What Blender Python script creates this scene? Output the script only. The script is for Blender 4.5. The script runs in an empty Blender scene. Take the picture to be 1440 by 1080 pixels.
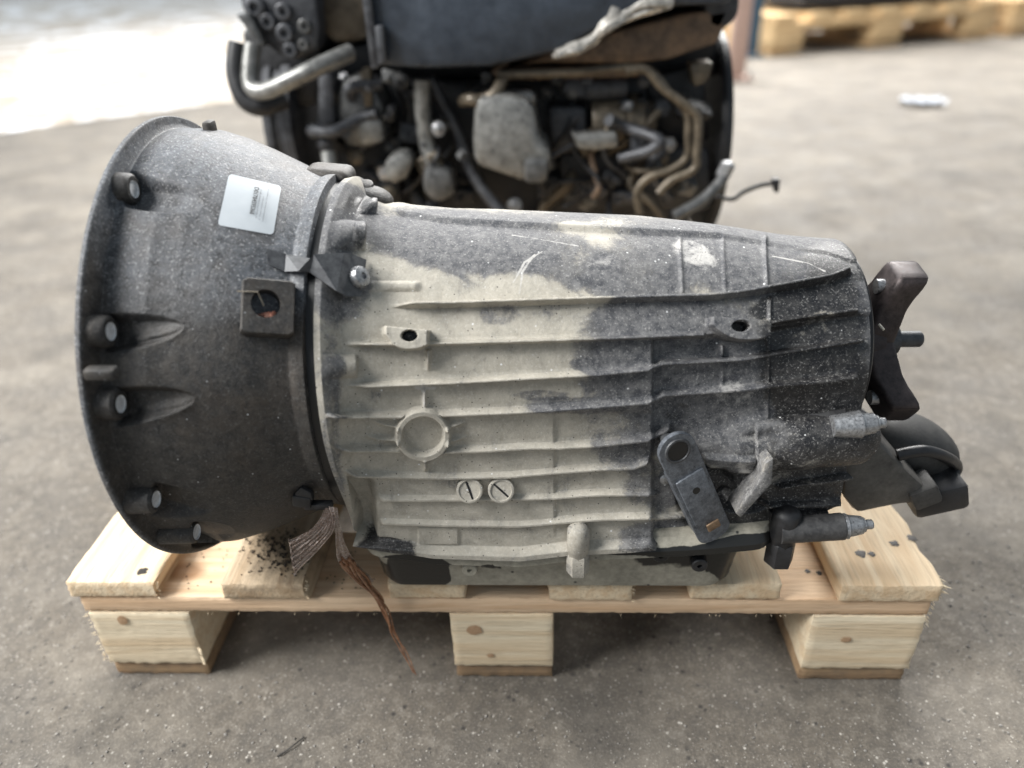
import bpy, bmesh, math, random
import numpy as np
from mathutils import Vector, Matrix
from mathutils.bvhtree import BVHTree

random.seed(7); rng = np.random.default_rng(7)
S = bpy.context.scene
COL = S.collection

# ------------------------------------------------------------------ camera
CAM = np.array([0.4763117, -0.53624466, 0.68281425])
PITCH, YAW, ROLL, FPX = 0.529204817, 0.0494665494, -0.0332433921, 1060.0
cp, sp, cy_, sy_ = math.cos(PITCH), math.sin(PITCH), math.cos(YAW), math.sin(YAW)
FWD = np.array([-sy_*cp, cy_*cp, -sp]); _R = np.array([cy_, sy_, 0.0]); _U = np.cross(_R, FWD)
RGT = _R*math.cos(ROLL)+_U*math.sin(ROLL); UPV = -_R*math.sin(ROLL)+_U*math.cos(ROLL)
cd = bpy.data.cameras.new('camera'); cam = bpy.data.objects.new('camera', cd); COL.objects.link(cam)
cam.matrix_world = Matrix(((RGT[0], UPV[0], -FWD[0], CAM[0]), (RGT[1], UPV[1], -FWD[1], CAM[1]),
                           (RGT[2], UPV[2], -FWD[2], CAM[2]), (0, 0, 0, 1)))
cd.sensor_width = 36.0; cd.lens = FPX/1440*36; cd.clip_start = 0.02; cd.clip_end = 200
cd.dof.use_dof = True; cd.dof.focus_distance = 0.65; cd.dof.aperture_fstop = 2.3
S.camera = cam

# ------------------------------------------------------------------ light
W = bpy.data.worlds.new('World'); S.world = W; W.use_nodes = True
bg = W.node_tree.nodes['Background']; bg.inputs[0].default_value = (0.76, 0.88, 1.0, 1); bg.inputs[1].default_value = 0.32
def area(name, loc, target, sx, sy, power, col):
    l = bpy.data.lights.new(name, 'AREA'); l.shape = 'RECTANGLE'; l.size = sx; l.size_y = sy; l.energy = power; l.color = col
    o = bpy.data.objects.new(name, l); COL.objects.link(o); o.location = loc
    o.rotation_euler = (Vector(target)-Vector(loc)).to_track_quat('-Z', 'Y').to_euler(); return o
area('hall_door_light', (-3.2, -0.9, 3.7), (0.4, 0.1, 0.3), 2.6, 2.6, 500, (1.0, 0.99, 0.97))
area('yard_daylight', (-8.0, 12.0, 7.0), (-6.0, 9.5, 0.0), 14.0, 11.0, 640, (0.86, 0.94, 1.0))
area('far_floor_fill', (1.6, 6.4, 4.2), (1.5, 4.6, 0.0), 6.0, 3.0, 1150, (1.0, 0.98, 0.95))  # unseen lamp added to brighten the far floor
vs = S.view_settings; vs.view_transform = 'Standard'; vs.look = 'None'; vs.exposure = 0.28; vs.gamma = 1.0; vs.use_curve_mapping = False

# ------------------------------------------------------------------ measuring helpers (photo measurements -> metres)
def ray(u, v): return FWD + RGT*((u-720)/FPX) - UPV*((v-540)/FPX)
def at(u, v, X=None, Y=None, Z=None):
    d = ray(u, v)
    k = (X-CAM[0])/d[0] if X is not None else (Y-CAM[1])/d[1] if Y is not None else (Z-CAM[2])/d[2]
    return Vector(CAM+d*k)
def proj(P):
    d = P-CAM; w = d@FWD
    return 720+FPX*(d@RGT)/w, 540-FPX*(d@UPV)/w
def sm(x, a, b):
    t = np.clip((x-a)/(b-a), 0, 1); return t*t*(3-2*t)

# ------------------------------------------------------------------ object helpers
def link(name, me, mat=None, parent=None, smooth=True):
    o = bpy.data.objects.new(name, me); COL.objects.link(o)
    if mat is not None:
        me.materials.clear()
        for m in (mat if isinstance(mat, (list, tuple)) else [mat]): me.materials.append(m)
    if smooth and len(me.polygons): me.polygons.foreach_set('use_smooth', [True]*len(me.polygons))
    if parent is not None:
        o.parent = parent; o.matrix_parent_inverse = Matrix.Translation(parent.location).inverted()
    return o
def tag(o, label=None, cat=None, group=None, kind=None):
    if label: o['label'] = label
    if cat: o['category'] = cat
    if group: o['group'] = group
    if kind: o['kind'] = kind
    return o
def empty(name, loc, label, cat, group=None):
    o = bpy.data.objects.new(name, None); COL.objects.link(o); o.location = loc; o.empty_display_size = .05
    return tag(o, label, cat, group)
def bm_obj(name, bm, mat, parent=None, smooth=True, sharp=40):
    bmesh.ops.recalc_face_normals(bm, faces=bm.faces)
    me = bpy.data.meshes.new(name); bm.to_mesh(me); bm.free()
    o = link(name, me, mat, parent, smooth)
    if smooth: me.set_sharp_from_angle(angle=math.radians(sharp))
    return o
def mesh_np(name, V, Fq, normals=None):
    me = bpy.data.meshes.new(name); n = len(Fq); k = Fq.shape[1]
    me.vertices.add(len(V)); me.vertices.foreach_set('co', np.asarray(V, np.float32).ravel())
    me.loops.add(n*k); me.loops.foreach_set('vertex_index', np.asarray(Fq, np.int32).ravel())
    me.polygons.add(n); me.polygons.foreach_set('loop_start', np.arange(0, n*k, k, dtype=np.int32))
    me.polygons.foreach_set('use_smooth', np.ones(n, bool))
    me.update(calc_edges=True); me.validate()
    if normals is not None: me.normals_split_custom_set_from_vertices(np.asarray(normals, np.float32).tolist())
    return me
def add_box(bm, c, size, rot=None, bevel=0.0, seg=2):
    M = Matrix.Translation(Vector(c)) @ ((rot.to_4x4() if rot is not None else Matrix())) @ Matrix.Diagonal((*size, 1))
    g = bmesh.ops.create_cube(bm, size=1, matrix=M)
    if bevel:
        es = list({e for v in g['verts'] for e in v.link_edges})
        bmesh.ops.bevel(bm, geom=es, offset=bevel, segments=seg, affect='EDGES', profile=.5)
def add_lathe(bm, origin, axis, prof, n=40, flat_ends=True):
    # prof: (distance along axis, radius)
    axis = Vector(axis).normalized(); q = axis.to_track_quat('Z', 'Y'); o = Vector(origin); rings = []
    for d, r in prof:
        if r <= 1e-6: rings.append([bm.verts.new(o+axis*d)])
        else: rings.append([bm.verts.new(o+q @ Vector((r*math.cos(2*math.pi*i/n), r*math.sin(2*math.pi*i/n), d))) for i in range(n)])
    for A, B in zip(rings, rings[1:]):
        for i in range(n):
            a, b = A[i % len(A)], A[(i+1) % len(A)]; c, d = B[(i+1) % len(B)], B[i % len(B)]
            fs = list(dict.fromkeys([a, b, c, d]))
            if len(fs) >= 3: bm.faces.new(fs)
    if flat_ends:
        if len(rings[0]) > 2: bm.faces.new(rings[0][::-1])
        if len(rings[-1]) > 2: bm.faces.new(rings[-1])
def cr_path(pts, sub=6):
    P = [Vector(p) for p in pts]
    if len(P) < 3: return P
    out = []
    for i in range(len(P)-1):
        p0, p1, p2, p3 = P[max(i-1, 0)], P[i], P[i+1], P[min(i+2, len(P)-1)]
        for k in range(sub):
            t = k/sub
            out.append(.5*((2*p1)+(p2-p0)*t+(2*p0-5*p1+4*p2-p3)*t*t+(3*p1-p0-3*p2+p3)*t**3))
    return out+[P[-1]]
def add_tube(bm, pts, r, n=12, sub=6, smooth=True):
    P = cr_path(pts, sub) if smooth else [Vector(p) for p in pts]
    m = len(P); rs = r if callable(r) else (lambda t: r)
    N = None; rings = []
    for i, p in enumerate(P):
        T = (P[min(i+1, m-1)]-P[max(i-1, 0)]).normalized()
        if N is None: N = T.orthogonal().normalized()
        N = (N-T*N.dot(T)).normalized(); B = T.cross(N); R = rs(i/max(m-1, 1))
        rings.append([bm.verts.new(p+(N*math.cos(2*math.pi*k/n)+B*math.sin(2*math.pi*k/n))*R) for k in range(n)])
    for A, Bv in zip(rings, rings[1:]):
        for k in range(n): bm.faces.new((A[k], A[(k+1) % n], Bv[(k+1) % n], Bv[k]))
    bm.faces.new(rings[0][::-1]); bm.faces.new(rings[-1])
def add_prism(bm, pts, ext, bevel=0.0, seg=2):
    a = [bm.verts.new(Vector(p)) for p in pts]; f = bm.faces.new(a)
    r = bmesh.ops.extrude_face_region(bm, geom=[f]); nv = [g for g in r['geom'] if isinstance(g, bmesh.types.BMVert)]
    for v in nv: v.co += Vector(ext)
    if bevel:
        es = [e for e in {e for v in a+nv for e in v.link_edges}]
        bmesh.ops.bevel(bm, geom=es, offset=bevel, segments=seg, affect='EDGES', profile=.5)
def tube(name, pts, r, mat, parent, n=12, sub=6, smooth=True):
    bm = bmesh.new(); add_tube(bm, pts, r, n, sub, smooth); return bm_obj(name, bm, mat, parent)
def lathe(name, o, ax, prof, mat, parent, n=40, sharp=35):
    bm = bmesh.new(); add_lathe(bm, o, ax, prof, n); return bm_obj(name, bm, mat, parent, True, sharp)
def box(name, c, size, mat, parent, rot=None, bevel=0.0, seg=2):
    bm = bmesh.new(); add_box(bm, c, size, rot, bevel, seg); return bm_obj(name, bm, mat, parent)
def prism(name, pts, ext, mat, parent, bevel=0.0):
    bm = bmesh.new(); add_prism(bm, pts, ext, bevel); return bm_obj(name, bm, mat, parent)

# ------------------------------------------------------------------ material helpers
class NT:
    def __init__(s, name):
        s.m = bpy.data.materials.new(name); s.m.use_nodes = True; s.t = s.m.node_tree
        s.b = s.t.nodes['Principled BSDF']; s.co = s.t.nodes.new('ShaderNodeTexCoord')
    def n(s, typ, **kw):
        x = s.t.nodes.new(typ)
        for k, v in kw.items(): setattr(x, k, v)
        return x
    def l(s, a, b): s.t.links.new(a, b)
    def mapc(s, scale=(1, 1, 1), rot=(0, 0, 0), loc=(0, 0, 0), src='Object'):
        m = s.n('ShaderNodeMapping'); m.inputs['Scale'].default_value = scale; m.inputs['Rotation'].default_value = rot
        m.inputs['Location'].default_value = loc; s.l(s.co.outputs[src], m.inputs['Vector']); return m.outputs[0]
    def noise(s, vec, scale, detail=4, rough=.6, dist=0.0):
        x = s.n('ShaderNodeTexNoise'); x.inputs['Scale'].default_value = scale; x.inputs['Detail'].default_value = detail
        x.inputs['Roughness'].default_value = rough; x.inputs['Distortion'].default_value = dist; s.l(vec, x.inputs['Vector']); return x.outputs[0]
    def vor(s, vec, scale, out='Distance', feature='F1', rnd=1.0):
        x = s.n('ShaderNodeTexVoronoi', feature=feature); x.inputs['Scale'].default_value = scale; x.inputs['Randomness'].default_value = rnd
        s.l(vec, x.inputs['Vector']); return x.outputs[out]
    def ramp(s, fac, stops, interp='LINEAR'):
        x = s.n('ShaderNodeValToRGB'); e = x.color_ramp.elements; x.color_ramp.interpolation = interp
        while len(e) < len(stops): e.new(.5)
        for el, (p, c) in zip(e, stops):
            el.position = p; el.color = (c, c, c, 1) if isinstance(c, (int, float)) else (*c, 1)
        s.l(fac, x.inputs[0]); return x.outputs[0]
    def mix(s, fac, a, b, mode='MIX'):
        x = s.n('ShaderNodeMix', data_type='RGBA', blend_type=mode)
        for i, val in ((0, fac), (6, a), (7, b)):
            if isinstance(val, (int, float)): x.inputs[i].default_value = val if i == 0 else (val, val, val, 1)
            elif isinstance(val, tuple): x.inputs[i].default_value = (*val, 1)
            else: s.l(val, x.inputs[i])
        return x.outputs[2]
    def math(s, op, a, b=0.0, clamp=False):
        x = s.n('ShaderNodeMath', operation=op, use_clamp=clamp)
        for i, val in ((0, a), (1, b)):
            if isinstance(val, (int, float)): x.inputs[i].default_value = val
            else: s.l(val, x.inputs[i])
        return x.outputs[0]
    def attr(s, name):
        x = s.n('ShaderNodeAttribute', attribute_name=name); return x.outputs['Fac']
    def bump(s, h, strength, dist, prev=None):
        x = s.n('ShaderNodeBump'); x.inputs['Strength'].default_value = strength; x.inputs['Distance'].default_value = dist
        s.l(h, x.inputs['Height'])
        if prev is not None: s.l(prev, x.inputs['Normal'])
        return x.outputs[0]
    def done(s, col=None, rough=None, metal=0.0, normal=None, spec=None):
        for k, v in (('Base Color', col), ('Roughness', rough), ('Metallic', metal), ('Normal', normal), ('Specular IOR Level', spec)):
            if v is None: continue
            if isinstance(v, (int, float)): s.b.inputs[k].default_value = v
            elif isinstance(v, tuple): s.b.inputs[k].default_value = (*v, 1)
            else: s.l(v, s.b.inputs[k])
        return s.m

def grimy(name, base, dark, rough=.6, metal=0.0, scale=60, amount=.5, bump=.25, bdist=.001, src='Object'):
    m = NT(name); v = m.mapc(src=src)
    n1 = m.noise(v, scale*1.5, 6, .7); n2 = m.noise(v, scale*7, 3, .65)
    f = m.ramp(n1, [(.5-.28*amount-.05, 1.0), (.62, 0.0)])
    c = m.mix(f, base, dark); c = m.mix(m.ramp(n2, [(.35, .35), (.7, 0.0)]), c, dark)
    h = m.math('ADD', m.math('MULTIPLY', n1, .6), m.math('MULTIPLY', n2, .4))
    return m.done(c, m.ramp(n1, [(.3, max(rough-.15, .05)), (.7, min(rough+.15, 1))]), metal, m.bump(h, bump, bdist))

def case_material():
    m = NT('dusty_cast_aluminium'); v = m.mapc()
    big = m.noise(v, 34, 8, .72, .6); mid = m.noise(v, 120, 6, .75); fine = m.noise(v, 520, 3, .75); fine2 = m.noise(v, 300, 5, .8)
    dust = m.mix(m.ramp(big, [(.38, 0.0), (.64, 1.0)]), (.50, .465, .395), (.385, .36, .305))
    dust = m.mix(m.ramp(mid, [(.36, .5), (.55, 0.0)]), dust, (.32, .29, .24))
    grey = m.mix(m.ramp(mid, [(.38, 0.0), (.64, 1.0)]), (.058, .060, .068), (.200, .197, .196))
    oil = m.mix(m.ramp(mid, [(.42, 0.0), (.68, 1.0)]), (.013, .013, .015), (.060, .058, .056))
    warp = m.math('ADD', m.math('MULTIPLY', m.math('SUBTRACT', big, .5), 2.3), m.math('ADD', m.math('MULTIPLY', m.math('SUBTRACT', mid, .5), 1.1), m.math('MULTIPLY', m.math('SUBTRACT', fine2, .5), .7)))
    gf = m.ramp(m.math('ADD', m.attr('grey'), warp), [(.30, 0.0), (.66, 1.0)])
    gf2 = m.ramp(m.math('ADD', m.attr('grey'), m.math('MULTIPLY', warp, .6)), [(.0, 0.0), (1.0, 1.0)]); gf = m.math('ADD', m.math('MULTIPLY', gf, .58), m.math('MULTIPLY', gf2, .42))
    run = m.noise(m.mapc((1, .12, .12)), 210, 4, .7); gf = m.math('ADD', gf, m.ramp(m.math('MULTIPLY', run, big), [(.31, 0.0), (.42, .35)]), True)
    of = m.ramp(m.math('ADD', m.attr('oil'), m.math('MULTIPLY', warp, .7)), [(.34, 0.0), (.66, 1.0)])
    c = m.mix(gf, dust, grey); c = m.mix(of, c, oil)
    c = m.mix(m.ramp(m.math('ADD', m.attr('lime'), m.math('MULTIPLY', warp, .7)), [(.42, 0.0), (.8, .85)]), c, (.55, .53, .50))
    c = m.mix(m.math('MULTIPLY', m.ramp(fine2, [(.34, 1.0), (.46, 0.0)]), m.math('ADD', m.math('MULTIPLY', gf, .55), .28)), c, m.mix(.6, c, (.03, .03, .03)))
    c = m.mix(m.ramp(fine, [(.56, 0.0), (.68, .8)]), c, m.mix(.40, c, (.75, .73, .69)))
    spk = m.vor(v, 170); c = m.mix(m.ramp(spk, [(.07, 1.0), (.11, 0.0)]), c, (.03, .03, .03))
    spw = m.vor(m.mapc(loc=(3, 1, 2)), 120); keep = m.ramp(m.noise(m.mapc(loc=(5, 5, 5)), 60, 2), [(.55, 0.0), (.6, 1.0)])
    c = m.mix(m.math('MULTIPLY', m.ramp(spw, [(.08, 1.0), (.12, 0.0)]), keep), c, (.75, .75, .74))
    ro = m.mix(of, m.ramp(mid, [(.3, .62), (.7, .85)]), m.ramp(mid, [(.3, .28), (.7, .5)]))
    h = m.math('ADD', m.math('MULTIPLY', mid, .5), m.math('ADD', m.math('MULTIPLY', fine2, .35), m.math('MULTIPLY', fine, .15)))
    return m.done(c, ro, 0.0, m.bump(h, .75, .0016))
def bell_material():
    m = NT('dark_oily_cast_bell'); v = m.mapc()
    big = m.noise(v, 14, 5, .65, .3); mid = m.noise(v, 110, 6, .78); fine = m.noise(v, 480, 3, .75); f2 = m.noise(v, 230, 5, .8)
    dark = m.mix(m.ramp(mid, [(.35, 0.0), (.68, 1.0)]), (.018, .018, .019), (.075, .068, .060))
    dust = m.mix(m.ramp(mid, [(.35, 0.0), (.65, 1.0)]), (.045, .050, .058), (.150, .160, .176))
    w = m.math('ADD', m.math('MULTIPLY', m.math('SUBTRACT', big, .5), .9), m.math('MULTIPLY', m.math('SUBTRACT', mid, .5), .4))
    df = m.ramp(m.math('ADD', m.attr('dust'), w), [(.15, 0.0), (.85, 1.0)])  # this attribute also carries the painted lit rim lip
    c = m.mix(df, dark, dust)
    c = m.mix(m.ramp(big, [(.46, 0.0), (.70, .5)]), c, (.095, .070, .048))
    c = m.mix(m.ramp(f2, [(.34, .8), (.48, 0.0)]), c, (.012, .012, .012))
    c = m.mix(m.math('MULTIPLY', m.ramp(fine, [(.55, 0.0), (.68, .8)]), m.math('ADD', m.math('MULTIPLY', df, .8), .2)), c, (.40, .40, .40))
    spw = m.vor(m.mapc(loc=(1, 4, 2)), 150); keep = m.ramp(m.noise(m.mapc(loc=(5, 2, 5)), 40, 2), [(.52, 0.0), (.6, 1.0)])
    c = m.mix(m.math('MULTIPLY', m.ramp(spw, [(.07, 1.0), (.11, 0.0)]), keep), c, (.6, .61, .62))
    h = m.math('ADD', m.math('MULTIPLY', mid, .4), m.math('ADD', m.math('MULTIPLY', f2, .4), m.math('MULTIPLY', fine, .2)))
    return m.done(c, m.ramp(mid, [(.3, .42), (.7, .66)]), 0.0, m.bump(h, .8, .0018))
M_CASE = case_material(); M_BELL = bell_material()
M_BLACK = grimy('oily_black', (.030, .030, .032), (.010, .010, .011), .45)
M_BRACKET = grimy('dark_grey_steel', (.13, .135, .14), (.05, .05, .055), .5, .4, 90, .5)
M_LEVER = grimy('blued_steel', (.24, .26, .29), (.035, .04, .05), .40, .4, 110, .75)
M_ZINC = grimy('zinc_steel', (.50, .51, .52), (.22, .22, .225), .36, .7, 260, .3)
M_BRIGHT = grimy('painted_bore_light', (.86, .87, .88), (.6, .6, .6), .45, .0, 160, .2)
M_YOKE = grimy('rusty_brown_steel', (.085, .068, .066), (.03, .025, .025), .48, .5, 90, .5)
M_RUBBER = grimy('dusty_rubber', (.075, .072, .067), (.022, .021, .020), .65, 0, 70, .6)
M_GASKET = grimy('black_gasket', (.014, .014, .015), (.006, .006, .006), .4)
M_PAN = None
def pan_material():
    m = NT('painted_steel_pan'); v = m.mapc(); big = m.noise(v, 22, 5, .6, .3); mid = m.noise(v, 140, 4, .7)
    c = m.mix(m.ramp(mid, [(.35, 0.0), (.65, 1.0)]), (.26, .245, .20), (.38, .355, .29))
    of = m.ramp(m.math('ADD', m.attr('oil'), m.math('MULTIPLY', m.math('SUBTRACT', big, .5), .6)), [(.47, 0.0), (.53, 1.0)])
    c = m.mix(of, c, (.014, .014, .013))
    c = m.mix(m.ramp(m.vor(v, 60), [(.06, 1.0), (.12, 0.0)]), c, (.03, .03, .03))
    return m.done(c, m.mix(of, .55, .3), 0.0, m.bump(mid, .3, .0006))
M_PAN = pan_material()

# ================================================================== SETTING
def ground_material():
    m = NT('worn_concrete'); v = m.mapc()
    big = m.noise(v, 1.3, 5, .6, .3); mid = m.noise(v, 9, 5, .65); sm_ = m.noise(v, 60, 5, .7); fine = m.noise(v, 330, 3, .7)
    c = m.mix(m.ramp(big, [(.3, 0.0), (.7, 1.0)]), (.118, .101, .081), (.172, .150, .122))
    c = m.mix(m.ramp(mid, [(.34, .55), (.6, 0.0)]), c, (.105, .095, .083))
    c = m.mix(m.ramp(sm_, [(.34, .6), (.52, 0.0)]), c, (.085, .077, .068))
    c = m.mix(m.ramp(sm_, [(.52, 0.0), (.70, .6)]), c, (.27, .245, .21))
    c = m.mix(m.ramp(fine, [(.36, .5), (.5, 0.0)]), c, (.08, .072, .064))
    c = m.mix(m.ramp(fine, [(.56, 0.0), (.70, .6)]), c, (.32, .295, .255))
    for sc_, lo, off in ((125, .54, (7, 2, 0)), (250, .50, (2, 9, 0))):
        ag = m.vor(m.mapc(loc=off), sc_); agk = m.ramp(m.noise(m.mapc(loc=(off[1], off[0], 1)), sc_*.6, 2), [(lo, 0.0), (lo+.08, 1.0)])
        c = m.mix(m.math('MULTIPLY', m.ramp(ag, [(.12, 1.0), (.22, 0.0)]), agk), c, (.50, .47, .42))
    dk = m.vor(m.mapc(loc=(3, 8, 0)), 80); dkk = m.ramp(m.noise(m.mapc(loc=(1, 2, 6)), 40, 2), [(.52, 0.0), (.58, 1.0)])
    c = m.mix(m.math('MULTIPLY', m.ramp(dk, [(.1, .9), (.28, 0.0)]), dkk), c, (.035, .032, .03))
    damp = m.ramp(m.noise(m.mapc(loc=(5.2, 1.3, 0)), 5.5, 7, .72, .3), [(.50, 0.0), (.64, .55)]); c = m.mix(damp, c, (.062, .056, .049))
    pale = m.ramp(m.noise(m.mapc((1, 1.4, 1), loc=(9.2, 3.3, 0)), 3.4, 7, .7, .2), [(.48, 0.0), (.68, .5)]); c = m.mix(pale, c, (.29, .26, .215))
    h = m.math('ADD', m.math('MULTIPLY', sm_, .55), m.math('MULTIPLY', fine, .45))
    return m.done(c, m.ramp(mid, [(.3, .7), (.7, .92)]), 0.0, m.bump(h, .7, .003))
bm = bmesh.new()
for x, y in ((-40, -30), (40, -30), (40, 50), (-40, 50)): bm.verts.new((x, y, 0))
bm.faces.new(bm.verts)
tag(bm_obj('hall_floor', bm, ground_material(), None, False), kind='structure')
def yard_material():
    m = NT('snowy_yard'); v = m.mapc()
    n = m.noise(v, 2.2, 6, .62, .5); f = m.noise(v, 14, 4, .6)
    c = m.mix(m.ramp(f, [(.35, 0.0), (.65, 1.0)]), (.30, .25, .195), (.44, .38, .31))
    c = m.mix(m.ramp(m.math('ADD', n, m.math('MULTIPLY', m.math('SUBTRACT', f, .5), .5)), [(.48, 0.0), (.60, 1.0)]), c, (.80, .81, .83))
    return m.done(c, .85, 0.0, m.bump(f, .5, .02))
bm = bmesh.new()
edge = []
for i in range(40):
    t = -6+i*.62; edge.append((t, t+4.85+.10*math.sin(i*1.3)+.06*math.sin(i*3.1), .004))
vs_ = [bm.verts.new(p) for p in edge]+[bm.verts.new((18, 49, .004)), bm.verts.new((-38, 49, .004)), bm.verts.new((-38, -1, .004))]
bm.faces.new(vs_); tag(bm_obj('snowy_yard', bm, yard_material(), None, False), kind='structure')

# ------------------------------------------------------------------ pine wood
def wood(name, axis, light, dark, dirt=0.0, rings=False, knots=True):
    m = NT(name); st = [1, 1, 1]; ax = 'xyz'.index(axis)
    oi = m.n('ShaderNodeObjectInfo'); add = m.n('ShaderNodeVectorMath', operation='ADD')
    sc = m.n('ShaderNodeVectorMath', operation='SCALE'); m.l(oi.outputs['Random'], sc.inputs['Scale']); sc.inputs[0].default_value = (31, 17, 23)
    m.l(m.co.outputs['Object'], add.inputs[0]); m.l(sc.outputs[0], add.inputs[1])
    def mp(s):
        x = m.n('ShaderNodeMapping'); x.inputs['Scale'].default_value = s; m.l(add.outputs[0], x.inputs['Vector']); return x.outputs[0]
    s1 = [9.0]*3; s1[ax] = .9; s2 = [60.0]*3; s2[ax] = 3.0; s3 = [330.0]*3; s3[ax] = 18.0
    g1 = m.noise(mp(s1), 1.0, 4, .6, 1.2); g2 = m.noise(mp(s2), 1.0, 4, .65, .6); g3 = m.noise(mp(s3), 1.0, 3, .7)
    if rings:
        wv = m.n('ShaderNodeTexWave', wave_type='RINGS', rings_direction='Y'); wv.inputs['Scale'].default_value = 34; wv.inputs['Distortion'].default_value = 2.0
        wv.inputs['Detail'].default_value = 3; wv.inputs['Detail Scale'].default_value = 2.0
        m.l(m.mapc(loc=(.03, 0, .10)), wv.inputs['Vector']); g2 = m.math('ADD', m.math('MULTIPLY', wv.outputs['Fac'], .55), m.math('MULTIPLY', g2, .45))
    c = m.mix(m.ramp(g1, [(.3, 0.0), (.7, 1.0)]), light, tuple(.5*(a+b) for a, b in zip(light, dark)))
    c = m.mix(m.ramp(g2, [(.44, 0.0), (.62, .9)]), c, dark)
    c = m.mix(m.ramp(g3, [(.3, .45), (.5, 0.0)]), c, tuple(x*.62 for x in dark))
    if knots:
        kv = m.vor(mp([7.0 if i != ax else 4.0 for i in range(3)]), 1.0)
        c = m.mix(m.ramp(kv, [(.07, .8), (.12, 0.0)]), c, (.30, .155, .07))
    if dirt:
        d = m.noise(m.mapc(loc=(4, 4, 4)), 30, 6, .75); c = m.mix(m.ramp(d, [(.62-dirt*.3, 0.0), (.75, .75)]), c, (.13, .105, .08))
    h = m.math('ADD', m.math('MULTIPLY', g2, .5), m.math('MULTIPLY', g3, .5))
    return m.done(c, .78, 0.0, m.bump(h, .85, .0022))
PL, PD = (.84, .70, .50), (.68, .49, .30)
W_Y = wood('pine_board', 'y', PL, PD); W_Yd = wood('pine_board_soiled', 'y', (.60, .47, .32), (.40, .28, .17), .45)
W_X = wood('pine_stringer', 'x', (.80, .60, .41), (.64, .42, .25)); W_B = wood('pine_block', 'x', (.84, .73, .54), (.70, .54, .35))
W_E = wood('pine_end_grain', 'x', (.70, .55, .36), (.52, .35, .19), 0, True, False)
W_EW = wood('pine_end_pale', 'x', (.72, .63, .49), (.55, .44, .31), 0, True, False)
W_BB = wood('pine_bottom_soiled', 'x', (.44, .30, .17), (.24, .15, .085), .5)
def rough_box(name, p0, p1, mats, parent, cut=(10, 10, 4), jag=.0012, face_mat=None, seed=0, shape=None):
    # sawn timber: a subdivided box with slightly wandering edges
    p0, p1 = Vector(p0), Vector(p1); r = random.Random(seed); bm = bmesh.new()
    nx, ny, nz = cut; idx = {}
    def vert(i, j, k):
        if (i, j, k) not in idx:
            p = Vector((p0.x+(p1.x-p0.x)*i/nx, p0.y+(p1.y-p0.y)*j/ny, p0.z+(p1.z-p0.z)*k/nz))
            edge = (i in (0, nx))+(j in (0, ny))+(k in (0, nz))
            a = jag*(1.0 if edge >= 2 else .35)
            p += Vector((r.uniform(-a, a), r.uniform(-a, a), r.uniform(-a, a)*.7))
            if edge >= 2:
                cpt = (p0+p1)/2
                for q, on in ((0, i in (0, nx)), (1, j in (0, ny)), (2, k in (0, nz))):
                    if on: p[q] -= math.copysign(.0012, p[q]-cpt[q])
            if shape: p = shape(p, i/nx, j/ny, k/nz)
            idx[i, j, k] = bm.verts.new(p)
        return idx[i, j, k]
    def quad(a, b, c, d, mi):
        f = bm.faces.new((a, b, c, d)); f.material_index = mi
    fm = face_mat or {}
    for j in range(ny):
        for k in range(nz):
            quad(vert(0, j, k), vert(0, j, k+1), vert(0, j+1, k+1), vert(0, j+1, k), fm.get('-x', 0))
            quad(vert(nx, j, k), vert(nx, j+1, k), vert(nx, j+1, k+1), vert(nx, j, k+1), fm.get('+x', 0))
    for i in range(nx):
        for k in range(nz):
            quad(vert(i, 0, k), vert(i+1, 0, k), vert(i+1, 0, k+1), vert(i, 0, k+1), fm.get('-y', 0))
            quad(vert(i, ny, k), vert(i, ny, k+1), vert(i+1, ny, k+1), vert(i+1, ny, k), fm.get('+y', 0))
    for i in range(nx):
        for j in range(ny):
            quad(vert(i, j, 0), vert(i, j+1, 0), vert(i+1, j+1, 0), vert(i+1, j, 0), fm.get('-z', 0))
            quad(vert(i, j, nz), vert(i+1, j, nz), vert(i+1, j+1, nz), vert(i, j+1, nz), fm.get('+z', 0))
    o = bm_obj(name, bm, mats, parent, True, 45)
    c = (p0+p1)/2; o.data.transform(Matrix.Translation(-c)); o.location = c
    return o

# ================================================================== FRONT PALLET
PW, PDEP = .852, .60
pal = empty('wooden_pallet', (PW/2, PDEP/2, 0), 'new pale pine pallet with splintered edges carrying the gearbox', 'pallet')
blk = [(.003, .110), (.378, .484), (.740, .852)]
for ci, (x0, x1) in enumerate(blk):
    rough_box('bottom_board', (x0+.001, .004, 0), (x1-.001, PDEP, .021), [W_BB], pal, (24, 14, 4), .0007, seed=ci)
    for ri, y0 in enumerate((0, PDEP/2-.07, PDEP-.14)):
        rough_box('block', (x0, y0, .0215), (x1, y0+.14, .0995), [W_B], pal, (24, 12, 14), .0007 if ci != 1 else .0005, seed=10+ci*3+ri)
for ri, y0 in enumerate((.001, PDEP/2-.05, PDEP-.10)):
    rough_box('stringer', (0, y0, .10), (PW, y0+.10, .1215), [W_X], pal, (160, 8, 5), .0005, seed=30+ri)
def px_x(u): return at(u, 830, Y=0).x
def wane(xa):                                   # a board whose right edge runs off into the bark side
    def f(p, i, j, k):
        if i > .999: p.x += .012*(1-k)
        return p
    return f
decks = [(95, 222, W_Y, W_E, None), (312, 432, W_Yd, W_E, None), (545, 655, W_Y, W_E, None), (768, 890, W_Y, W_E, None), (970, 1100, W_Y, W_EW, None), (1180, 1325, W_Y, W_EW, None)]
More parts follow.
